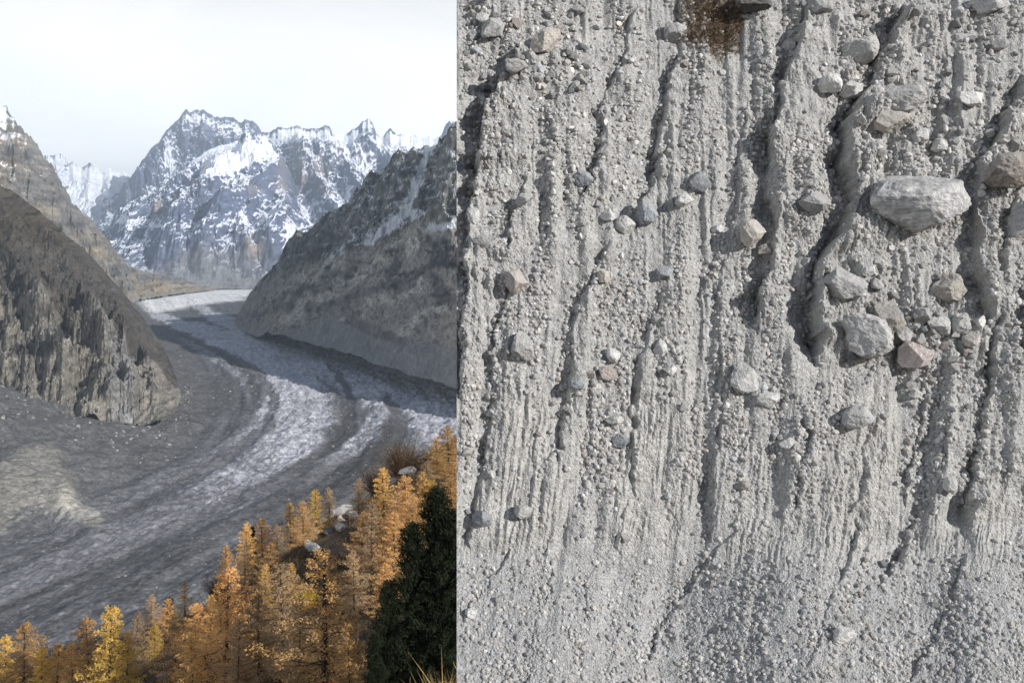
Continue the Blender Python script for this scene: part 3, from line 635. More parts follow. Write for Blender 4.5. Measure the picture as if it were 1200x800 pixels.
def build_wall():
    nn = fbm(WPX / 40, WPY / 90, 30.0, o=4); n2 = fbm(WPX / 12, WPY / 40, 31.0, o=3); n3 = fbm(WPX / 4, WPY / 5, 32.0, o=2, g=.8)
    C = np.zeros(WPX.shape + (3,), np.float32) + np.array([0.372, 0.369, 0.360], np.float32)
    C = cmix(C, (0.42, 0.414, 0.404), sst(-0.1, 0.4, nn) * 0.6)
    C = cmix(C, (0.315, 0.311, 0.304), sst(0.05, 0.45, n2) * 0.6)
    C = cmix(C, (0.34, 0.34, 0.34), FAw * 0.85)
    C = cmix(C, (0.42, 0.41, 0.388), SIw * 0.6)
    C = C * (1 + 0.22 * n3 * ROw)[..., None]
    nr, nc = WPX.shape
    V = Pw.reshape(-1, 3); Fq = grid_faces(nr, nc)
    # closed body: top, ends and back
    top = np.arange(nc); right = np.arange(nr) * nc + nc - 1; bot = (nr - 1) * nc + np.arange(nc)[::-1]; left = (np.arange(nr) * nc)[::-1]
    ring = np.concatenate([top[:-1], right[:-1], bot[:-1], left[:-1]])
    R0 = V[ring]; steps = [(0.5, .12), (1.4, .35), (3.2, .8), (5.0, 1.6)]
    cen = V.mean(0); allV = [V]; prev = ring; off = len(V); faces = [Fq]
    for dy, inn in steps:
        Rn = R0.copy(); Rn[:, 1] += dy
        Rn[:, 2] -= np.where(np.isin(ring, top), inn * 0.8, 0)
        Rn[:, 0] += np.where(np.isin(ring, left), inn * 0.45, 0) - np.where(np.isin(ring, right), inn * 0.5, 0)
        Rn += (0.18 * fbm(Rn[:, 2] * 1.3, Rn[:, 0] * 1.3, Rn[:, 1], o=3))[:, None] * np.array([1 * (R0[:, 0] < 0).mean() * 0 + 0.25, 1, .4]) * sst(0, 1.0, np.array(dy))
        idx = off + np.arange(len(ring)); allV.append(Rn); off += len(ring)
        faces.append(np.stack([prev, np.roll(prev, -1), np.roll(idx, -1), idx], 1)[:, ::-1]); prev = idx
    # back: join left and right sides of the last ring
    nt_, nr_ = nc - 1, nr - 1
    rt = prev[nt_:nt_ + nr_]; lf = prev[nt_ + nr_ + nt_:][::-1]
    k = min(len(rt), len(lf)); faces.append(np.stack([rt[:k - 1], lf[:k - 1], lf[1:k], rt[1:k]], 1))
    V = np.concatenate(allV); cc = np.zeros((len(V), 3), np.float32) + np.array([.37, .35, .32], np.float32); cc[:nr * nc] = C.reshape(-1, 3)
    return obj_np('moraine_wall', V, np.concatenate(faces), M_wall, cc, smooth=False)
wall = tag(build_wall(), 'steep pale grey moraine wall with vertical gullies above a gravel apron', kind='structure')

# ------------------------------------------------------------------ rocks
_ico = {}
def ico(sub):
    if sub not in _ico:
        bm = bmesh.new(); bmesh.ops.create_icosphere(bm, subdivisions=sub, radius=1.0)
        bm.verts.ensure_lookup_table()
        _ico[sub] = (np.array([v.co[:] for v in bm.verts]), np.array([[v.index for v in f.verts] for f in bm.faces])); bm.free()
    return _ico[sub]
def rock_verts(seed, sub, ncut=14, lo=0.5, hi=0.86, rough=0.075, round_=0.0, planes=()):
    V, Fc = ico(sub); V = V.copy(); r = np.random.default_rng(seed)
    nrm = r.normal(size=(ncut, 3)); nrm /= np.linalg.norm(nrm, axis=1)[:, None]; off = r.uniform(lo, hi, ncut)
    pl = list(zip(nrm, off)) + [(np.array(a, float) / np.linalg.norm(a), b) for a, b in planes]
    for n, d in pl:
        e = V @ n - d; V = V - np.maximum(e, 0)[:, None] * n * (1 - round_)
    V = V + (rough * fbm(V[:, 0] * 2.6 + seed, V[:, 1] * 2.6, V[:, 2] * 2.6, o=4, g=0.6))[:, None] * V * 2.4
    V /= np.abs(V).max(0)
    return V, Fc
def rock_mat(name, col, lo=0.74, hi=1.22, band=None):
    m = ground_mat(name, 3.0, 18.0, 1.0, 0.05, lo, hi, use_col=False, col=col, rnd=True)
    t = m.node_tree; b = t.nodes['Principled BSDF']; src = b.inputs['Base Color'].links[0].from_socket
    g_ = N(t, 'ShaderNodeNewGeometry'); sp_ = N(t, 'ShaderNodeSeparateXYZ'); t.links.new(g_.outputs['Normal'], sp_.inputs[0])
    nn_ = N(t, 'ShaderNodeTexNoise', ins={'Scale': 4.0, 'Detail': 6.0, 'Roughness': .7}); t.links.new(g_.outputs['Position'], nn_.inputs['Vector'])
    ad_ = N(t, 'ShaderNodeMath', operation='ADD'); t.links.new(sp_.outputs['Z'], ad_.inputs[0]); t.links.new(nn_.outputs['Fac'], ad_.inputs[1])
    mr_ = N(t, 'ShaderNodeMapRange', ins={'From Min': .45, 'From Max': 1.15, 'To Min': 0.0, 'To Max': .5}); t.links.new(ad_.outputs[0], mr_.inputs['Value'])
    mx_ = N(t, 'ShaderNodeMix', data_type='RGBA'); t.links.new(mr_.outputs[0], mx_.inputs[0]); t.links.new(src, mx_.inputs[6]); mx_.inputs[7].default_value = (.40, .392, .375, 1); t.links.new(mx_.outputs[2], b.inputs['Base Color'])
    if band:
        t = m.node_tree; b = t.nodes['Principled BSDF']; src = b.inputs['Base Color'].links[0].from_socket
        tcn = N(t, 'ShaderNodeTexCoord'); mpn = N(t, 'ShaderNodeMapping'); mpn.inputs['Rotation'].default_value = (0, 0.35, 0); mpn.inputs['Scale'].default_value = (1, 1, 2.6)
        t.links.new(tcn.outputs['Object'], mpn.inputs[0])
        wv = N(t, 'ShaderNodeTexNoise', ins={'Scale': 1.6, 'Detail': 5.0, 'Distortion': 2.2}); t.links.new(mpn.outputs[0], wv.inputs['Vector'])
        r = N(t, 'ShaderNodeValToRGB'); r.color_ramp.elements[0].position = .38; r.color_ramp.elements[0].color = (.72, .72, .74, 1); r.color_ramp.elements[1].position = .60; r.color_ramp.elements[1].color = (1.15, 1.15, 1.15, 1)
        t.links.new(wv.outputs['Fac'], r.inputs[0])
        mu = N(t, 'ShaderNodeMix', data_type='RGBA', blend_type='MULTIPLY'); mu.inputs[0].default_value = 1
        t.links.new(src, mu.inputs[6]); t.links.new(r.outputs[0], mu.inputs[7]); t.links.new(mu.outputs[2], b.inputs['Base Color'])
    return m
RM = {'grey': rock_mat('granite_grey', (.44, .436, .43)), 'white': rock_mat('granite_pale', (.62, .615, .60), .88, 1.1), 'blue': rock_mat('granite_blue_grey', (.27, .29, .315)),
      'tan': rock_mat('granite_tan', (.44, .41, .37)), 'pink': rock_mat('granite_pinkish', (.48, .425, .40)), 'brown': rock_mat('granite_brown_faced', (.33, .295, .26), .6, 1.3),
      'light': rock_mat('granite_light_grey', (.55, .548, .54)), 'band': rock_mat('granite_banded', (.54, .535, .53), .8, 1.2, band=True), 'dark': rock_mat('granite_dark', (.16, .155, .15), .6, 1.3, band=True)}
MPP = 0.0193
def wall_rock(px, py, w_, h_, mat, label, seed=None, rot=0.0, out_=0.12, depth=None, ncut=14, planes=(), round_=0.0, sub=4):
    p, n = wall_at(np.array([px]), np.array([py])); p = p[0]; n = n[0]
    mpp = p[1] / F
    seed = seed if seed is not None else int(px * 7 + py)
    V, Fc = rock_verts(seed, 5 if max(w_, h_) > 34 else 4, ncut, planes=planes, round_=round_)
    a, b_ = w_ / 2 * mpp * 1.06, h_ / 2 * mpp * 1.06; c = depth if depth else 0.5 * (a + b_) * 0.85
    V = V * np.array([a, c, b_])
    me = mesh_np('boulder', V, Fc, RM[mat], smooth=False)
    o = link(bpy.data.objects.new('boulder', me)); o.location = tuple(p + n * (c * out_) ); o.rotation_euler = (0, math.radians(rot), 0)
    tag(o, label, 'boulder', 'boulders stuck in the moraine wall')
    return o
W = wall_rock
W(1065, 246, 112, 68, 'band', 'largest boulder of the moraine wall, pale grey with wavy bands, flat top and pointed underside', seed=5, out_=.45, depth=.75, ncut=5, round_=.25, planes=[((0, -.2, 1), .62), ((.65, 0, -1), .66), ((-.75, -.2, -1), .64), ((-1, 0, .25), .86), ((-.6, -.8, -.5), .66)])
W(980, 335, 50, 42, 'light', 'pale angular boulder standing out of the dark gully, left of the white cluster', seed=8, out_=.55, depth=.5, rot=12, ncut=10)
W(1008, 397, 58, 48, 'grey', 'grey slab faced boulder on the lower left of the boulder cluster', seed=12, out_=.45, rot=20, ncut=9)
W(1068, 419, 40, 34, 'pink', 'pinkish boulder at the lowest point of the boulder cluster', seed=17, out_=.6, ncut=10)
W(1114, 338, 47, 33, 'tan', 'pale tan boulder alone in the slope below the largest boulder', seed=21, out_=.4, ncut=10)
W(1035, 378, 40, 40, 'tan', 'upright tan slab leaning between grey boulders of the cluster', seed=25, out_=.3, rot=-25, ncut=9)
W(1006, 62, 46, 34, 'white', 'white angular boulder high on the wall, tilted like a diamond', seed=29, out_=.4, rot=-38, ncut=8)
W(967, 105, 30, 26, 'white', 'white boulder touching the left side of another white one', seed=31, out_=.5)
W(997, 105, 27, 23, 'white', 'white boulder at the edge of the dark gully, right of its twin', seed=35, out_=.5)
W(1050, 122, 56, 36, 'grey', 'broad dusty grey boulder right of the darkest gully shadow', seed=39, out_=.35, rot=8)
W(1032, 150, 46, 32, 'tan', 'tan boulder wedged under the broad dusty one', seed=43, out_=.45, rot=18)
W(1168, 212, 58, 44, 'brown', 'brown faced angular boulder near the right edge', seed=47, out_=.6, rot=-15, ncut=8)
W(1192, 264, 44, 46, 'grey', 'grey boulder cut by the right edge under the brown one', seed=51, out_=.3)
W(873, 444, 37, 35, 'light', 'rounded light grey boulder with a long shadow in mid wall', seed=55, out_=.6, ncut=9)
W(901, 468, 28, 22, 'light', 'smaller light boulder right below the rounded one in mid wall', seed=59, out_=.5)
W(1002, 488, 38, 30, 'light', 'smooth pale boulder alone beneath the boulder cluster', seed=63, out_=.6, round_=.35)
W(880, 278, 34, 34, 'tan', 'broken tan boulder halfway up between two gullies', seed=67, out_=.55)
W(985, 746, 27, 19, 'white', 'white flat boulder lying on the gravel apron', seed=71, out_=.7)
W(790, 42, 30, 27, 'light', 'pale boulder half in shade left of the brown grass', seed=75, out_=.6)
W(817, 217, 26, 26, 'blue', 'round blue grey boulder on a pale rib at upper centre', seed=79, out_=.5, round_=.4)
W(756, 253, 25, 36, 'blue', 'upright blue grey boulder beside two pale slabs', seed=83, out_=.5)
W(685, 212, 28, 20, 'blue', 'dark blue oval boulder high on the left part', seed=87, out_=.55, round_=.5)
W(732, 266, 24, 24, 'light', 'pale slab left of the upright blue grey boulder', seed=91, out_=.3)
W(712, 255, 19, 15, 'light', 'small pale pointed boulder above a shadow, left of the pale slab', seed=93, out_=.6)
W(604, 330, 30, 36, 'pink', 'pink stained boulder with a rounded black shadow on the left', seed=95, out_=.6)
W(613, 408, 28, 36, 'grey', 'ribbed grey boulder bulging above the smooth left rib', seed=99, out_=.3)
W(1134, 122, 36, 19, 'white', 'white flat boulder under the upper right scree', seed=103, out_=.6, rot=14)
W(1075, 166, 22, 20, 'light', 'light boulder left of the pair beside the tan one', seed=107, out_=.5)
W(1098, 173, 20, 16, 'light', 'light boulder right of the pair beside the tan one', seed=109, out_=.5)
W(946, 243, 42, 25, 'grey', 'dull grey boulder forming a cap on a rib, left of the largest one', seed=111, out_=.5)
W(640, 55, 40, 30, 'tan', 'tan boulder wedge above a long shadow near the top left', seed=113, out_=.5, rot=-20)
W(603, 92, 30, 18, 'grey', 'flat grey boulder overhanging the deep shadow at top left', seed=115, out_=.9, rot=5)
W(579, 40, 28, 26, 'light', 'pale angular boulder with black underside near the top left corner', seed=117, out_=.6)
W(565, 24, 16, 14, 'white', 'white boulder nearest the top left corner of the wall', seed=119, out_=.6)
W(1008, 322, 17, 14, 'light', 'small pale boulder upper right of the one in the gully', seed=121, out_=.6)
W(1022, 336, 15, 15, 'light', 'small pale boulder lowest of the two beside the gully boulder', seed=123, out_=.6)
W(1076, 373, 24, 20, 'grey', 'grey boulder on the upper side of the boulder cluster', seed=125, out_=.5)
W(1098, 382, 30, 25, 'light', 'pale wedge boulder in the middle of the cluster', seed=127, out_=.4, rot=25)
W(1125, 381, 25, 25, 'grey', 'grey cube like boulder at the right of the cluster', seed=129, out_=.55)
W(1138, 399, 24, 19, 'tan', 'orange tan boulder at the lower right of the cluster', seed=131, out_=.5)
W(1056, 394, 22, 20, 'light', 'light boulder just above the pinkish one', seed=133, out_=.5)
W(1148, 378, 14, 24, 'light', 'narrow upright pale boulder at the far right of the cluster', seed=135, out_=.4)
W(777, 322, 20, 17, 'blue', 'blue grey boulder right of a black shadow at left centre', seed=137, out_=.5)
W(705, 326, 20, 15, 'tan', 'small tan boulder on a pale rib at left centre', seed=139, out_=.5)
W(717, 416, 19, 18, 'light', 'round pale boulder on top of the left stone stream', seed=141, out_=.7, round_=.4)
W(712, 438, 24, 18, 'pink', 'pink and white boulder below the round pale one', seed=143, out_=.5)
W(672, 452, 21, 18, 'blue', 'dark blue boulder in the shadow of the left stone stream', seed=145, out_=.5)
W(726, 518, 22, 18, 'blue', 'blue grey boulder under a pale flat one in the stone stream', seed=147, out_=.5)
W(720, 493, 25, 13, 'light', 'pale flat boulder capping the blue grey one', seed=149, out_=.6)
W(773, 409, 19, 20, 'light', 'pale upright boulder above the second stone stream', seed=151, out_=.5)
W(784, 436, 19, 13, 'light', 'pale flat boulder in the second stone stream', seed=153, out_=.5)
W(613, 601, 21, 18, 'light', 'pale boulder low on the left silt face', seed=155, out_=.6)
W(566, 606, 24, 20, 'blue', 'slate blue boulder low at the left edge of the silt face', seed=157, out_=.4)
W(922, 520, 19, 15, 'white', 'white boulder right of centre on the pebbly band', seed=159, out_=.5)
W(1110, 569, 15, 20, 'white', 'white egg shaped boulder on the smooth fluted face', seed=161, out_=.5, round_=.4)
W(1074, 461, 17, 10, 'white', 'small white flat boulder under the pinkish one', seed=163, out_=.6)
W(552, 720, 15, 13, 'light', 'pale boulder on the apron at the left edge', seed=165, out_=.6)
W(884, 10, 44, 32, 'dark', 'dark streaked boulder at the top edge beside the brown grass', seed=167, out_=.7, ncut=9)
W(958, 12, 30, 24, 'grey', 'grey boulder at the top edge, right of the dark streaked one', seed=169, out_=.5)
W(927, 50, 20, 18, 'grey', 'dull grey boulder above the second gully', seed=171, out_=.5)
W(1158, 8, 42, 26, 'light', 'pale boulder cut by the top edge at upper right', seed=173, out_=.3)
W(1168, 55, 18, 16, 'grey', 'grey boulder below the pale one at upper right', seed=175, out_=.6)
W(556, 255, 16, 24, 'light', 'pale oval boulder at the left edge beside the long shadow', seed=177, out_=.5)
W(565, 285, 22, 18, 'grey', 'grey boulder beneath the pale oval one at the left edge', seed=179, out_=.5)
W(614, 238, 22, 16, 'grey', 'grey boulder pair member above the pale left rib', seed=181, out_=.5)
W(800, 240, 22, 18, 'light', 'light boulder under the round blue grey one', seed=183, out_=.5)
W(842, 268, 14, 12, 'light', 'small light boulder on the pale centre rib', seed=185, out_=.5)
W(898, 293, 18, 16, 'tan', 'small tan boulder at the foot of the broken tan one', seed=187, out_=.5)

# stones of the wall: the 300 that show largest are parts, the finest gravel is one mass
def density(px, py):
    d = sst(-0.15, 0.35, perlin(px / 26 + (py - 330) * 0.004, py / 150, 50.0)) * 0.9 + 0.25
    d = d * (0.45 + 0.9 * sst(430, 350, py) * 0.4 + 0.9 * sst(380, 470, py) * sst(600, 540, py))
    pts = wall_idx(px, py, GUw); d = d + 0.9 * pts
    d = d * (1 - 0.75 * wall_idx(px, py, SIw)) + 0.35 * sst(640, 680, py)
    return d
def wall_idx(px, py, A):
    i = np.clip(((py - WY0) / (WY1 - WY0) * (NRW - 1)).astype(int), 0, NRW - 1); j = np.clip(((px - WX0) / (WX1 - WX0) * (NCW - 1)).astype(int), 0, NCW - 1)
    return A[i, j]
def sample_pts(n, pw=1.0):
    o = []; tot = 0
    while tot < n:
        px = RNG.uniform(540, 1230, n * 3); py = RNG.uniform(-30, 860, n * 3)
        k = RNG.random(n * 3) < (np.clip(density(px, py), 0, 1.4) / 1.4) ** 1.7
        a = np.stack([px[k], py[k]], 1); o.append(a); tot += len(a)
    return np.concatenate(o)[:n]
fixed = [(665, 483, 13), (800, 478, 12), (872, 570, 15), (1035, 488, 12), (1115, 433, 15), (772, 736, 10), (1034, 660, 11), (842, 740, 10), (547, 530, 14), (702, 463, 10), (690, 440, 12), (730, 630, 13), (640, 100, 12), (672, 105, 14), (676, 80, 10), (700, 240, 12), (860, 60, 10), (890, 100, 9), (1080, 60, 12), (1120, 30, 14)] + [(float(a), float(b), float(c)) for a, b, c in zip(RNG.normal(1075, 42, 60), RNG.normal(392, 24, 60), RNG.uniform(7, 15, 60))] + [(float(a), float(b), float(c)) for a, b, c in zip(RNG.uniform(545, 700, 45), RNG.uniform(0, 130, 45), RNG.uniform(7, 15, 45))] + [(float(a), float(b), float(c)) for a, b, c in zip(RNG.uniform(985, 1195, 45), RNG.uniform(0, 230, 45), RNG.uniform(7, 14, 45))]
stone_pts = sample_pts(300)
stone_sz = np.sort(8.5 + 11 * RNG.random(300) ** 2.6)[::-1]
for i, (a, b, c) in enumerate(fixed): stone_pts[i] = (a, b); stone_sz[i] = c
mats_s = ['grey', 'light', 'tan', 'white', 'light', 'grey', 'blue', 'white', 'light', 'light', 'pink', 'white', 'grey', 'light']
stone_meshes = []
for k, mn in enumerate(mats_s):
    V, Fc = rock_verts(500 + k, 3, 9, .42, .8, 0.05); V = V * np.array([1, .8, 0.72 + 0.25 * RNG.random()])
    stone_meshes.append(mesh_np('stone', V, Fc, RM[mn]))
SP, SN = wall_at(stone_pts[:, 0], stone_pts[:, 1])
for i in range(300):
    o = bpy.data.objects.new('stone', stone_meshes[i % len(stone_meshes)]); COL.objects.link(o); o.parent = wall
    r = stone_sz[i] / 2 * SP[i][1] / F
    o.location = tuple(SP[i] + SN[i] * r * 0.35); o.scale = (r * RNG.uniform(.85, 1.15),) * 3
    o.rotation_euler = tuple(RNG.uniform(-3.1, 3.1, 3) * (0.25, 0.25, 0.25))
def rock_cloud(P, Nn, R, C, protos):
    """many small stones as one mesh; R radius per stone, C colour per stone"""
    Vs = []; Fs = []; Cs = []; off = 0
    pid = RNG.integers(0, len(protos), len(P))
    for k, (V, Fc) in enumerate(protos):
        idx = np.where(pid == k)[0]
        if not len(idx): continue
        a = RNG.uniform(0, 6.28, len(idx)); ca, sa = np.cos(a), np.sin(a)
        X = V[None, :, 0] * ca[:, None] - V[None, :, 1] * sa[:, None]; Yv = V[None, :, 0] * sa[:, None] + V[None, :, 1] * ca[:, None]; Z = np.repeat(V[None, :, 2], len(idx), 0)
        sc = R[idx][:, None, None] * RNG.uniform(.7, 1.3, (len(idx), 1, 3))
        Q = np.stack([X, Yv, Z], 2) * sc + P[idx][:, None] + Nn[idx][:, None] * (R[idx] * .15)[:, None, None]
        Vs.append(Q.reshape(-1, 3)); Fs.append((Fc[None] + (off + np.arange(len(idx)) * len(V))[:, None, None]).reshape(-1, 3)); Cs.append(np.repeat(C[idx], len(V), 0)); off += Q.shape[0] * len(V)
    return np.concatenate(Vs), np.concatenate(Fs), np.concatenate(Cs)
protos = [rock_verts(900 + k, 1, 7, .6, .9, 0.12) for k in range(10)]
def stone_cols(n, lo=.24, hi=.5):
    g = RNG.uniform(lo, hi, n)[:, None] * np.array([[1, .975, .94]]); t = RNG.random(n)
    g[t < .12] *= np.array([.9, .95, 1.03]); g[t > .95] *= np.array([1.04, .98, .92]); return g
NG = 29000
gp = sample_pts(NG); gP, gN = wall_at(gp[:, 0], gp[:, 1])
gR = (0.75 + 3.0 * RNG.random(NG) ** 3.2) * MPP
gR = gR * np.where(gp[:, 1] > 660, 0.85, 1)
V, Fc, Cc = rock_cloud(gP, gN, gR, stone_cols(NG, .28, .50), protos)
NM = 2300
mpts = sample_pts(NM); up_ = RNG.random(NM) < .35; mpts[up_, 1] = RNG.uniform(-20, 240, up_.sum()); mpts[up_, 0] = np.where(RNG.random(up_.sum()) < .45, RNG.uniform(545, 760, up_.sum()), RNG.uniform(960, 1220, up_.sum()))
mP, mN = wall_at(mpts[:, 0], mpts[:, 1]); mR = (1.9 + 2.3 * RNG.random(NM) ** 1.6) * MPP * np.where(mpts[:, 1] > 640, .7, np.where(mpts[:, 1] < 250, 1.25, 1))
V2, F2, C2 = rock_cloud(mP, mN, mR, stone_cols(NM, .33, .60), [rock_verts(970 + k, 2, 8, .42, .8, 0.08) for k in range(8)])
Fc = np.concatenate([Fc, F2 + len(V)]); V = np.concatenate([V, V2]); Cc = np.concatenate([Cc, C2])
g = obj_np('gravel', V, Fc, M_grav, Cc, parent=wall); g['kind'] = 'stuff'

# brown grass clump on the wall
def blades(n, cen, rad, length, col, colv=0.25, up=(0, -0.4, 1), spread=0.8, width=0.02, surf=None):
    """n tapered blades (one triangle pair each)"""
    up = np.array(up, float); d = RNG.normal(size=(n, 3)) * spread + up; d /= np.linalg.norm(d, axis=1)[:, None]
    B = cen; L = length * RNG.uniform(.4, 1.1, n)[:, None]
    side = np.cross(d, RNG.normal(size=(n, 3))); side /= np.linalg.norm(side, axis=1)[:, None]
    bend = RNG.normal(size=(n, 3)) * .25 * L
    a = B - side * width; b_ = B + side * width; m1 = B + d * L * .55 + bend * .3; tp = B + d * L + bend
    V = np.stack([a, b_, m1 + side * width * .7, m1 - side * width * .7, tp], 1).reshape(-1, 3)
    o = (np.arange(n) * 5)[:, None]
    Fq = np.concatenate([o + [0, 1, 2], o + [0, 2, 3], o + [3, 2, 4]])
    C = np.repeat(np.array(col)[None] * RNG.uniform(1 - colv, 1 + colv, (n, 1)), 5, 0)
    return V, Fq, C
M_leaf, t_, b_ = new_mat('dry_leaves_and_needles')
at_ = N(t_, 'ShaderNodeAttribute', attribute_name='Col'); oi_ = N(t_, 'ShaderNodeObjectInfo')
rr_ = N(t_, 'ShaderNodeMapRange', ins={'To Min': 0.75, 'To Max': 1.2}); t_.links.new(oi_.outputs['Random'], rr_.inputs['Value'])
vs_ = N(t_, 'ShaderNodeVectorMath', operation='SCALE'); t_.links.new(at_.outputs['Color'], vs_.inputs[0]); t_.links.new(rr_.outputs[0], vs_.inputs['Scale'])
t_.links.new(vs_.outputs[0], b_.inputs['Base Color'])
tl_ = N(t_, 'ShaderNodeBsdfTranslucent'); t_.links.new(vs_.outputs[0], tl_.inputs[0]); ms_ = N(t_, 'ShaderNodeMixShader'); ms_.inputs[0].default_value = .42
t_.links.new(b_.outputs[0], ms_.inputs[1]); t_.links.new(tl_.outputs[0], ms_.inputs[2]); t_.links.new(ms_.outputs[0], t_.nodes['Material Output'].inputs[0])
q = RNG.normal(size=(6500, 2)) * np.array([24, 24]) + np.array([838, 26])
kk = (q[:, 1] < 74 - np.abs(q[:, 0] - 845) * .5) & (q[:, 0] < 872 + (20 - q[:, 1]) * .2) & (q[:, 0] > 792)
q = q[kk]; gp_, gn_ = wall_at(q[:, 0], q[:, 1])
V, Fc, Cc = blades(len(q), gp_, 0, .22, (.25, .19, .13), .6, up=(0, -.6, -.5), spread=.6, width=.012)
gs = obj_np('dry_grass_patch', V, Fc, M_leaf, Cc); tag(gs, 'brown dry grass clinging near the top edge of the moraine wall', 'grass', kind='stuff')

# ================================================================== TREES
M_bark = ground_mat('larch_bark', 3.0, 12.0, 0.6, 0.05, 0.7, 1.3, use_col=False, col=(.055, .042, .034), rnd=True)
def tube(pts, rad, ns=5):
    pts = np.array(pts); n = len(pts); V = []
    for i in range(n):
        d = pts[min(i + 1, n - 1)] - pts[max(i - 1, 0)]; d /= np.linalg.norm(d) + 1e-9
        a = np.cross(d, [0.31, .9, .2]); a /= np.linalg.norm(a); b2 = np.cross(d, a)
        th = np.arange(ns) / ns * 2 * np.pi
        V.append(pts[i] + rad[i] * (np.cos(th)[:, None] * a + np.sin(th)[:, None] * b2))
    V = np.concatenate(V); Fq = []
    for i in range(n - 1):
        for k in range(ns):
            Fq.append([i * ns + k, i * ns + (k + 1) % ns, (i + 1) * ns + (k + 1) % ns, (i + 1) * ns + k])
    return V, np.array(Fq)
def merge(L):
    V = []; Fq = []; off = 0
    for v, f in L: V.append(v); Fq.append(f + off); off += len(v)
    return np.concatenate(V), np.concatenate(Fq)
def make_larch(seed, width=0.26, bare=0.12, dens=1.0, cols=((.56, .27, .055), (.46, .25, .09)), tuft=0.0105, lean=0.0, thick=1.0, low=.05):
    """unit height larch: returns trunk mesh (with limbs) and crown mesh"""
    r = np.random.default_rng(seed)
    tp = np.array([[0.012 * math.sin(3 * t + seed) + lean * t * t, 0.012 * math.cos(2.3 * t + seed), t] for t in np.linspace(0, 1, 9)])
    parts = [tube(tp, [0.013 * thick * (1 - t) ** .8 + .0012 for t in np.linspace(0, 1, 9)], 6)]
    leafP = []; leafD = []
    nb = int(95 * dens)
    for i in range(nb):
        z = low + bare * .3 + (0.97 - low) * (i + r.random()) / nb
        if z > .985: continue
        az = i * 2.4 + r.uniform(-.5, .5)
        prof = (1 - z) ** .78 * (0.55 + .45 * sst(0.0, .28, np.array(z)))
        L = width * prof * r.uniform(.55, 1.15) + .012
        if r.random() < .08: L *= .4
        base = np.array([np.interp(z, tp[:, 2], tp[:, 0]), np.interp(z, tp[:, 2], tp[:, 1]), z])
        d = np.array([math.cos(az), math.sin(az), 0]); dr = r.uniform(-.30, .02) + .35 * z
        P = [base + d * L * t + np.array([0, 0, dr * L * t + .16 * L * t * t]) for t in (0, .35, .7, 1)]
        P = [p + r.normal(size=3) * .012 * L * 4 * (k > 0) for k, p in enumerate(P)]
        parts.append(tube(P, [.0030 * thick * (1 - z * .6), .0022, .0014, .0006], 3))
        nt_ = int(28 + 400 * L)
        sd_ = np.cross(d, [0, 0, 1])
        for j in range(3, nt_):
            t = (j + r.random()) / nt_; t = t ** .8
            k = min(2, int(t * 2.999)); seg = (0, .35, .7, 1); u = (t - seg[k]) / (seg[k + 1] - seg[k]); c = P[k] * (1 - u) + P[k + 1] * u
            sp = .22 * L * (1 - .55 * t) + .006
            side = r.uniform(-1, 1)
            c = c + sd_ * side * sp + d * abs(side) * sp * .5 + np.array([0, 0, -.35 * abs(side) * sp + r.normal() * .006])
            leafP.append(c); leafD.append(sd_ * side + d * .6 + np.array([0, 0, -.3]))
            leafP.append(c + r.normal(size=3) * .007); leafD.append(r.normal(size=3))
    C = np.array(leafP); D = np.array(leafD) + r.normal(size=(len(C), 3)) * .5; D /= np.linalg.norm(D, axis=1)[:, None]
    n = len(C); s = tuft * r.uniform(.45, 1.1, n)[:, None]
    sd2 = np.cross(D, r.normal(size=(n, 3))); sd2 /= np.linalg.norm(sd2, axis=1)[:, None]
    A = C - D * s * .8; B = C + sd2 * s * .32; E = C + D * s * .8; G = C - sd2 * s * .32
    V = np.stack([A, B, E, G], 1).reshape(-1, 3); Fq = np.arange(n * 4).reshape(-1, 4)
    cl = fbm(C[:, 0] * 9, C[:, 1] * 9, C[:, 2] * 12 + seed, o=2)
    k = np.clip(.5 + cl * 1.6 + r.normal(size=n) * .18, 0, 1)[:, None]
    col = np.array(cols[0]) * k + np.array(cols[1]) * (1 - k); col = col * r.uniform(.8, 1.15, (n, 1))
    tv, tf = merge(parts)
    return mesh_np('trunk', tv, tf, M_bark), mesh_np('crown', V, Fq, M_leaf, np.repeat(col, 4, 0))
GOLD = ((.86, .58, .20), (.72, .47, .20)); ORNG = ((.82, .51, .20), (.66, .42, .21)); DULL = ((.66, .46, .26), (.50, .37, .24)); YEL = ((.90, .63, .16), (.78, .54, .18))
LV = [make_larch(1, .31, dens=1.0, cols=GOLD), make_larch(2, .38, dens=1.0, cols=ORNG), make_larch(3, .34, dens=.9, cols=DULL), make_larch(4, .33, dens=1.0, cols=ORNG), make_larch(5, .44, dens=.95, cols=DULL, low=.02),
      make_larch(6, .30, dens=1.05, cols=YEL), make_larch(7, .38, dens=.85, cols=ORNG, thick=1.5, low=.12, tuft=.009)]
TREE_G = 'autumn larches on the hillside'
def larch(px, top, bot, v, label, wide=1.0, ang=None):
    x, y, z = hill_hit(px, bot)
    zt = (HY - top) / F * y; h = max(zt - z, 1.5) * (1.0 if top < 620 else .94) + .3
    e = link(bpy.data.objects.new('larch_tree', None)); e.location = (x, y, z - .3); e.empty_display_size = .5
    e.scale = (h * wide * 1.22, h * wide * 1.22, h); e.rotation_euler = (0, 0, RNG.uniform(0, 6.28) if ang is None else ang)
    tag(e, label, 'tree', TREE_G)
    a, b = LV[v]
    link(bpy.data.objects.new('trunk', a), e); link(bpy.data.objects.new('crown', b), e)
    return e
T = larch
T(8, 738, 830, 5, 'yellow larch cut by the lower left corner'); T(30, 722, 838, 1, 'orange larch second from the lower left corner', 1.1)
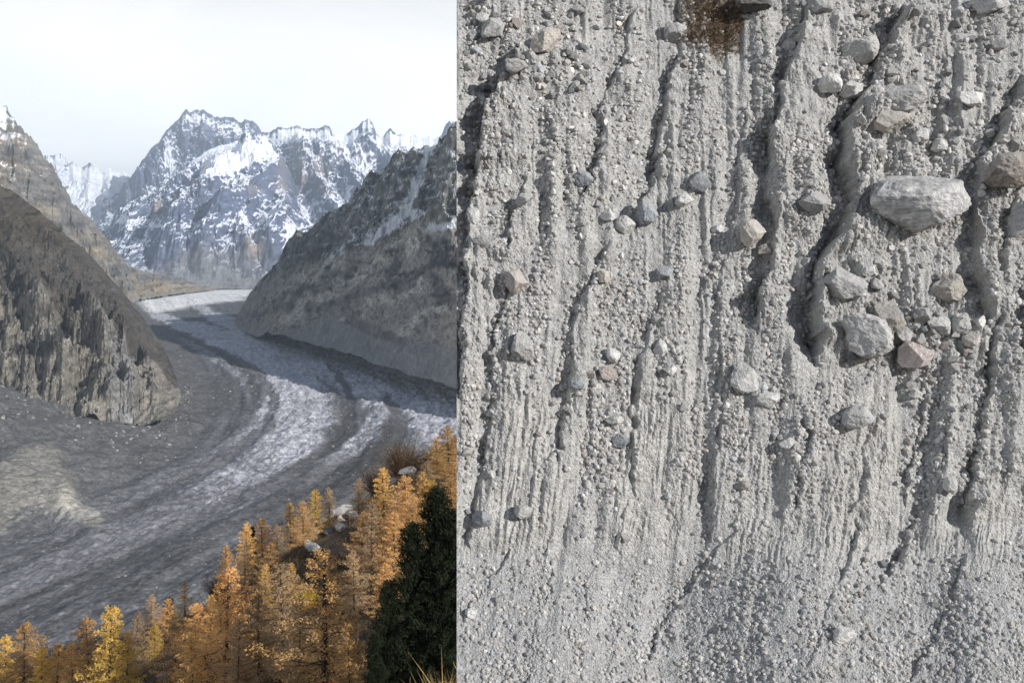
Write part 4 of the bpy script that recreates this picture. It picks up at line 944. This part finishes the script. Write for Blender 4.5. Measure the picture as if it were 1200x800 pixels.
T(68, 748, 845, 0, 'short golden larch in the gap between the two groups at lower left', 1.15); T(103, 714, 850, 3, 'orange larch touching the left side of the tallest one at lower left')
T(129, 700, 856, 5, 'tallest brightest larch of the lower left row, narrow and pointed', .95); T(149, 735, 820, 0, 'short golden larch tucked against the right of the tallest lower left one', .8)
T(177, 692, 752, 2, 'dull small larch on the crest, left one of the pair above the yellow sapling'); T(196, 697, 756, 1, 'small orange larch on the crest, right one of the pair above the yellow sapling')
T(217, 678, 730, 2, 'small brown larch on the crest left of the dark bushes'); T(182, 728, 775, 5, 'bright yellow larch sapling among bare shrubs', 1.2)
T(162, 712, 790, 2, 'faded larch between the tallest lower left one and the crest pair', .9)
T(265, 634, 690, 1, 'thin orange larch standing up from the crest left of centre', .7); T(228, 700, 800, 1, 'wide orange larch with visible trunk below the crest', 1.15)
T(268, 655, 815, 1, 'big orange larch spreading beside the faded one, at lower centre left', 1.15); T(248, 690, 790, 0, 'golden larch behind the wide orange one', .8)
T(290, 612, 668, 0, 'leftmost golden larch of the crest row above the big orange one', 1.1); T(308, 607, 660, 1, 'second larch of the crest row, pale orange', 1.1)
T(324, 613, 655, 2, 'small dull larch in the middle of the crest row'); T(340, 588, 642, 0, 'golden larch just left of the scree boulders', .95)
T(355, 586, 640, 1, 'orange larch behind the scree boulders', 1.0); T(370, 573, 630, 5, 'brightest yellow larch of the crest, behind the scree boulders', 1.1)
T(385, 570, 620, 2, 'faded larch right of the brightest crest one', .9); T(378, 630, 835, 6, 'large open larch with a thick dark trunk showing to the bottom', 1.15, 1.0)
T(330, 650, 800, 4, 'wide faded larch left of the dark trunked one', 1.0); T(304, 688, 815, 2, 'thin faded larch beneath the wide faded one', .8)
T(350, 690, 830, 4, 'pale brown larch in front of the dark trunked one', .8); T(450, 547, 632, 0, 'golden larch with slim crown left of the crest pair on the right slope', 1.1)
T(475, 556, 650, 3, 'tall orange larch in the middle of the right slope group', 1.15); T(494, 552, 626, 0, 'golden larch right of the tall orange one', 1.15)
T(437, 590, 690, 2, 'dull larch with visible trunk in the hollow right of the scree', 1.1); T(415, 640, 720, 2, 'brown larch in the hollow below the scree', 0.9)
T(440, 634, 670, 1, 'small orange larch alone in the dark hollow', 1.3); T(525, 498, 560, 1, 'bright larch at the top of the crest by the picture middle', 1.3)
T(512, 512, 560, 0, 'golden larch leaning beside the top one', 1.2); T(500, 540, 590, 2, 'dull larch below the two at the top of the crest', 1.2)
T(466, 574, 640, 2, 'faded larch between the golden and tall orange ones on the right slope', .9); T(420, 560, 615, 2, 'faint brown larch on the crest between scree and right group', 1.0)
T(280, 720, 830, 4, 'low brown larch at the bottom left of the dark trunked one', .9); T(205, 722, 800, 2, 'faded larch right of the yellow sapling', .9)
T(528, 560, 620, 1, 'orange larch half hidden by the top of the dark pines', 1.2)

T(318, 632, 690, 1, 'short orange larch directly below the crest row', 1.2); T(342, 655, 715, 0, 'golden larch below the flat scree slab', 1.1); 
T(286, 632, 690, 2, 'dull larch at the foot of the leftmost crest row larch', 1.1); 
T(225, 735, 830, 0, 'golden larch at the bottom left of the dwarf pine', .8); T(48, 752, 850, 5, 'yellow low larch between the first two lower left ones', 1.0); T(84, 745, 850, 1, 'orange low larch left of the narrow tallest pair', 1.0)
T(463, 600, 680, 1, 'orange larch in front of the faded one on the right slope', 1.1); T(484, 588, 650, 3, 'orange larch below the tall one of the right slope', 1.1); T(507, 562, 620, 5, 'yellow larch above the top of the dark pines', 1.2)
T(425, 600, 665, 3, 'orange larch on the right rim of the scree hollow', 1.1); T(452, 655, 720, 1, 'orange larch just left of the dark pine tops', 1.0); T(533, 525, 585, 3, 'orange larch against the wall edge near the top of the crest', 1.2)
T(408, 720, 850, 3, 'orange larch at the bottom right of the dark trunked one', .75); T(310, 655, 730, 0, 'golden larch left of the one below the slab', .9)

# dark pines
M_pine, tp_, bp2 = new_mat('pine_needles'); bp2.inputs['Base Color'].default_value = (.017, .024, .012, 1)
def make_pine(seed, width=.26):
    r = np.random.default_rng(seed); tr = tube([[0, 0, t] for t in np.linspace(0, .98, 6)], [.016 * (1 - t * .9) for t in np.linspace(0, 1, 6)], 6)
    parts = [tr]; C = []; D = []
    for i in range(120):
        z = .03 + .95 * (i + r.random()) / 120; az = i * 2.4 + r.uniform(-.6, .6); L = width * ((1 - z) ** .55) * r.uniform(.35, 1.2) * (0.75 + .25 * min(1, z * 4)) + .02
        d = np.array([math.cos(az), math.sin(az), .25]); b0 = np.array([0, 0, z]); parts.append(tube([b0, b0 + d * L * .5, b0 + d * L + [0, 0, .02]], [.004, .003, .001], 3))
        n = int(120 + 900 * L); t = r.random(n) ** .6
        c = b0 + d * L * t[:, None] + r.normal(size=(n, 3)) * (.017, .017, .012); C.append(c); D.append(d + r.normal(size=(n, 3)) * .7 + [0, 0, .8])
    C = np.concatenate(C); D = np.concatenate(D); D /= np.linalg.norm(D, axis=1)[:, None]; n = len(C); s = .0105 * r.uniform(.5, 1.2, n)[:, None]
    S = np.cross(D, r.normal(size=(n, 3))); S /= np.linalg.norm(S, axis=1)[:, None]
    V = np.stack([C - D * s, C + S * s * .3, C + D * s, C - S * s * .3], 1).reshape(-1, 3)
    tv, tf = merge(parts); return mesh_np('trunk', tv, tf, M_bark), mesh_np('crown', V, np.arange(n * 4).reshape(-1, 4), M_pine)
PV = [make_pine(50, .20), make_pine(51, .16)]
def pine(px, top, bot, v, label, wide=1.0):
    x, y, z = hill_hit(px, bot); zt = (HY - top) / F * y; h = zt - z + .4
    e = link(bpy.data.objects.new('pine_tree', None)); e.location = (x, y, z - .4); e.scale = (h * wide, h * wide, h); e.rotation_euler = (0, 0, RNG.uniform(0, 6))
    tag(e, label, 'tree', 'dark pines'); a, b = PV[v]; link(bpy.data.objects.new('trunk', a), e); link(bpy.data.objects.new('crown', b), e)
pine(512, 570, 815, 0, 'largest dark green pine at the right side of the hillside', .8); pine(484, 612, 825, 1, 'dark pine in front of the largest one, slightly lower', .9)
pine(455, 680, 840, 0, 'black shaded pine left of the two tall ones', .8); pine(438, 742, 860, 1, 'lowest shaded pine next to the dark trunked larch', .8); pine(531, 596, 810, 1, 'dark pine furthest right against the moraine wall', .9)
pine(242, 768, 815, 0, 'small dark green dwarf pine at the bottom among bare shrubs', 1.6); pine(198, 700, 745, 1, 'tiny dark conifer between crest larches', 1.2); pine(296, 617, 660, 1, 'dark sapling conifer in the crest row', .7)
pine(312, 700, 722, 0, 'little dark conifer left of the wide faded larch', 1.3)

# scree boulders on the crest
def hrock(px, py, w_, h_, mat, label, seed, rot=0):
    x, y, z = hill_hit(px, py + h_ * .4); mpp = y / F
    V, Fc = rock_verts(seed, 3, 10); V = V * np.array([w_ / 2 * mpp, w_ / 2.4 * mpp, h_ / 2 * mpp]) * 1.45
    o = link(bpy.data.objects.new('scree_boulder', mesh_np('scree_boulder', V, Fc, RM[mat]))); o.location = (x, y, z + h_ * .35 * mpp); o.rotation_euler = (0, math.radians(rot), RNG.uniform(-.4, .4))
    tag(o, label, 'boulder', 'scree boulders among the larches')
hrock(351, 633, 26, 13, 'tan', 'pale flat slab at the lower left end of the scree', 601, 12); hrock(408, 588, 14, 9, 'tan', 'pale flat boulder at the upper end of the scree', 602, 15)
hrock(398, 595, 16, 12, 'tan', 'tan boulder just below the upper end of the scree', 603); hrock(382, 609, 12, 12, 'grey', 'round grey boulder in the middle of the scree', 604)
hrock(373, 612, 10, 9, 'grey', 'small grey boulder left of the middle of the scree', 605); hrock(360, 623, 14, 12, 'grey', 'grey boulder directly above the pale flat slab', 606)
hrock(371, 626, 12, 12, 'light', 'light boulder right of the grey one above the slab', 607); hrock(392, 606, 12, 10, 'dark', 'dark boulder right of the middle of the scree', 608)
hrock(362, 610, 9, 8, 'dark', 'small dark boulder on the upper left rim of the scree', 609); hrock(412, 603, 14, 12, 'dark', 'dark boulder at the right rim of the scree', 610)
hrock(384, 622, 13, 11, 'dark', 'dark boulder low in the scree', 611); hrock(480, 552, 20, 7, 'dark', 'grey slab among brush at the top of the crest', 612, -10)
hrock(222, 690, 12, 8, 'light', 'pale stone on the crest beside the brown larch', 613); hrock(190, 792, 12, 7, 'light', 'pale stone low among the bare shrubs', 614)
hrock(346, 622, 11, 9, 'grey', 'grey boulder touching the upper left corner of the flat slab', 617); hrock(377, 600, 12, 9, 'light', 'light boulder on the upper rim of the scree under the yellow larch', 618); hrock(402, 606, 10, 8, 'tan', 'tan boulder between the two dark ones of the scree', 619); hrock(366, 640, 13, 9, 'grey', 'lowest grey boulder beneath the scree', 620)
hrock(400, 618, 12, 10, 'grey', 'grey boulder at the lower right of the scree', 615); hrock(390, 596, 9, 8, 'grey', 'small grey boulder touching the tan one in the scree', 616)

# brush: dense dry undergrowth over the slope, and single bare shrubs
def scatter_hill(n, dens=None):
    px = RNG.uniform(-30, 760, n)
    y = RNG.uniform(38, 200, n); x = (px - 600) / F * y
    yc = np.interp(x, XC, YC); k = y < yc + 4
    x, y = x[k], y[k]; return x, y, hill_z(x, y)
bx, by, bz = scatter_hill(8600)
_px = 600 + F * bx / by; _py = HY - F * bz / by; _k = ~((np.abs(_px - 382 + (_py - 612) * 1.2) < 42) & (np.abs(_py - 612) < 34)); bx, by, bz = bx[_k], by[_k], bz[_k]
br = fbm(bx / 7, by / 7, 61.0, o=3)
Vs = []; Fs = []; Cs = []; off = 0
pal = np.array([(.17, .105, .06), (.24, .165, .10), (.13, .085, .06), (.30, .22, .12), (.10, .095, .05)])
nb = 26
cen = np.repeat(np.stack([bx, by, bz], 1), nb, 0); hh = np.repeat(.5 + 1.6 * sst(-.3, .4, br) * RNG.random(len(bx)), nb)
cen = cen + RNG.normal(size=cen.shape) * np.array([.45, .45, .1]) * hh[:, None]
n = len(cen); V, Fc, Cc = blades(n, cen, 0, 1.0, (1, 1, 1), .3, up=(0, 0, 1.1), spread=.55, width=.028)
# scale the lengths by hh
V = V.reshape(n, 5, 3); V[:, 2:] = cen[:, None] + (V[:, 2:] - cen[:, None]) * hh[:, None, None] * .8; V = V.reshape(-1, 3)
pc = pal[np.repeat(RNG.integers(0, len(pal), len(bx)), nb)]; Cc = Cc * np.repeat(pc, 5, 0)
us_ = obj_np('undergrowth', V, Fc, M_leaf, Cc); tag(us_, 'brown heath and dry brush covering the hillside', kind='stuff')
def shrub(px, py, r_, col, label, nst=380):
    x, y, z = hill_hit(px, py); R = r_ * y / F
    c = np.zeros((nst, 3)) + RNG.normal(size=(nst, 3)) * (.12, .12, .05); c[:, 2] = np.abs(c[:, 2])
    V, Fc, Cc = blades(nst, c, 0, 1.6, col, .35, up=(0, 0, .8), spread=.55, width=.018)
    # finer side twigs
    c2 = c + RNG.normal(size=(nst, 3)) * (.42, .42, .25) + [0, 0, .75]
    V2, F2, C2 = blades(nst, c2, 0, .5, col, .35, up=(0, 0, .6), spread=.8, width=.014)
    F2 = F2 + len(V)
    o = obj_np('bare_shrub', np.concatenate([V, V2]), np.concatenate([Fc, F2]), M_leaf, np.concatenate([Cc, C2])); o.location = (x, y, z - .1); o.scale = (R, R, R)
    tag(o, label, 'shrub', 'bare shrubs on the hillside')
shrub(215, 790, 26, (.30, .25, .19), 'grey bare shrub at the bottom between yellow sapling and dwarf pine'); shrub(245, 800, 30, (.28, .22, .15), 'bare shrub around the small dwarf pine')
shrub(400, 668, 22, (.22, .18, .15), 'grey twiggy shrub in the hollow right of the dark trunked larch'); shrub(360, 712, 14, (.72, .52, .04), 'bright yellow bush left of the dark trunk')
shrub(300, 770, 24, (.30, .20, .11), 'tan shrub at the foot of the thin faded larch'); shrub(470, 548, 26, (.16, .10, .06), 'dark brown shrub on the crest beside the grey slab')
shrub(440, 572, 20, (.18, .12, .07), 'brown shrub on the crest left of the golden larch'); shrub(418, 640, 20, (.15, .11, .08), 'dark shrub at the right of the scree')
shrub(255, 672, 18, (.17, .12, .08), 'brown shrub under the thin orange crest larch'); shrub(175, 760, 22, (.26, .20, .14), 'faded shrub right of the tallest lower left larch')
shrub(524, 852, 38, (.48, .34, .15), 'golden grassy bush at the bottom right of the hillside'); shrub(330, 780, 26, (.34, .22, .11), 'rusty shrub left of the foot of the dark trunk')

# rubble lying on the glacier
n = 12000
px = RNG.uniform(-20, 540, n); py = RNG.uniform(385, 800, n); D = 300 * F / (py - HY); x = (px - 600) / F * D; y = D
# fallen blocks along the foot of both valley walls
n2 = 3600; e_ = RNG.random(n2); lf_ = RNG.random(n2) < .55
px2 = np.where(lf_, RNG.uniform(-20, 225, n2), RNG.uniform(285, 540, n2)); py2 = np.where(lf_, np.interp(px2, [0, 150, 200, 225], [488, 492, 488, 460]) + 55 * e_ ** 2, np.interp(px2, [285, 350, 420, 480, 540], [386, 402, 424, 444, 466]) + 18 * e_ ** 2 - 3)
D2 = 300 * F / (py2 - HY); x = np.concatenate([x, (px2 - 600) / F * D2]); y = np.concatenate([y, D2]); n = n + n2
z = floor_z(x, y)[0]
prot0 = [rock_verts(950 + k, 1, 7, .6, .9, 0.12) for k in range(6)]
R = (0.28 + 1.5 * RNG.random(n) ** 6) * np.maximum(y / F, .6) * np.where(np.arange(n) >= 12000, 1.5, 1) 
V, Fc, Cc = rock_cloud(np.stack([x, y, z], 1), np.tile([0, 0, 1.0], (n, 1)), R, stone_cols(n, .10, .34), prot0)
tag(obj_np('glacier_rubble', V, Fc, M_grav, Cc), 'scattered rubble on the glacier debris', kind='stuff')

# ================================================================== HAZE
m = bpy.data.materials.new('haze'); m.use_nodes = True; t = m.node_tree; t.nodes.clear()
o_ = N(t, 'ShaderNodeOutputMaterial'); pv = N(t, 'ShaderNodeVolumePrincipled'); pv.inputs['Color'].default_value = (.70, .84, 1.0, 1); pv.inputs['Density'].default_value = 6.0e-5; pv.inputs['Anisotropy'].default_value = 0.1
t.links.new(pv.outputs[0], o_.inputs['Volume'])
bm = bmesh.new(); bmesh.ops.create_cube(bm, size=1.0); me = bpy.data.meshes.new('haze'); bm.to_mesh(me); bm.free(); me.materials.append(m)
zt = max(float(max((o.matrix_world @ Vector(c))[2] for c in o.bound_box)) for o in bpy.data.objects if o.type == 'MESH' and o.parent is None)
hz = link(bpy.data.objects.new('haze', me)); xl, xh, yl, yh, zl, zh = -16000, 9000, -1200, 28000, -2600, zt + 60
hz.location = ((xl + xh) / 2, (yl + yh) / 2, (zl + zh) / 2); hz.scale = (xh - xl, yh - yl, zh - zl)
tag(hz, 'thin blue mountain air in the valley', kind='stuff')
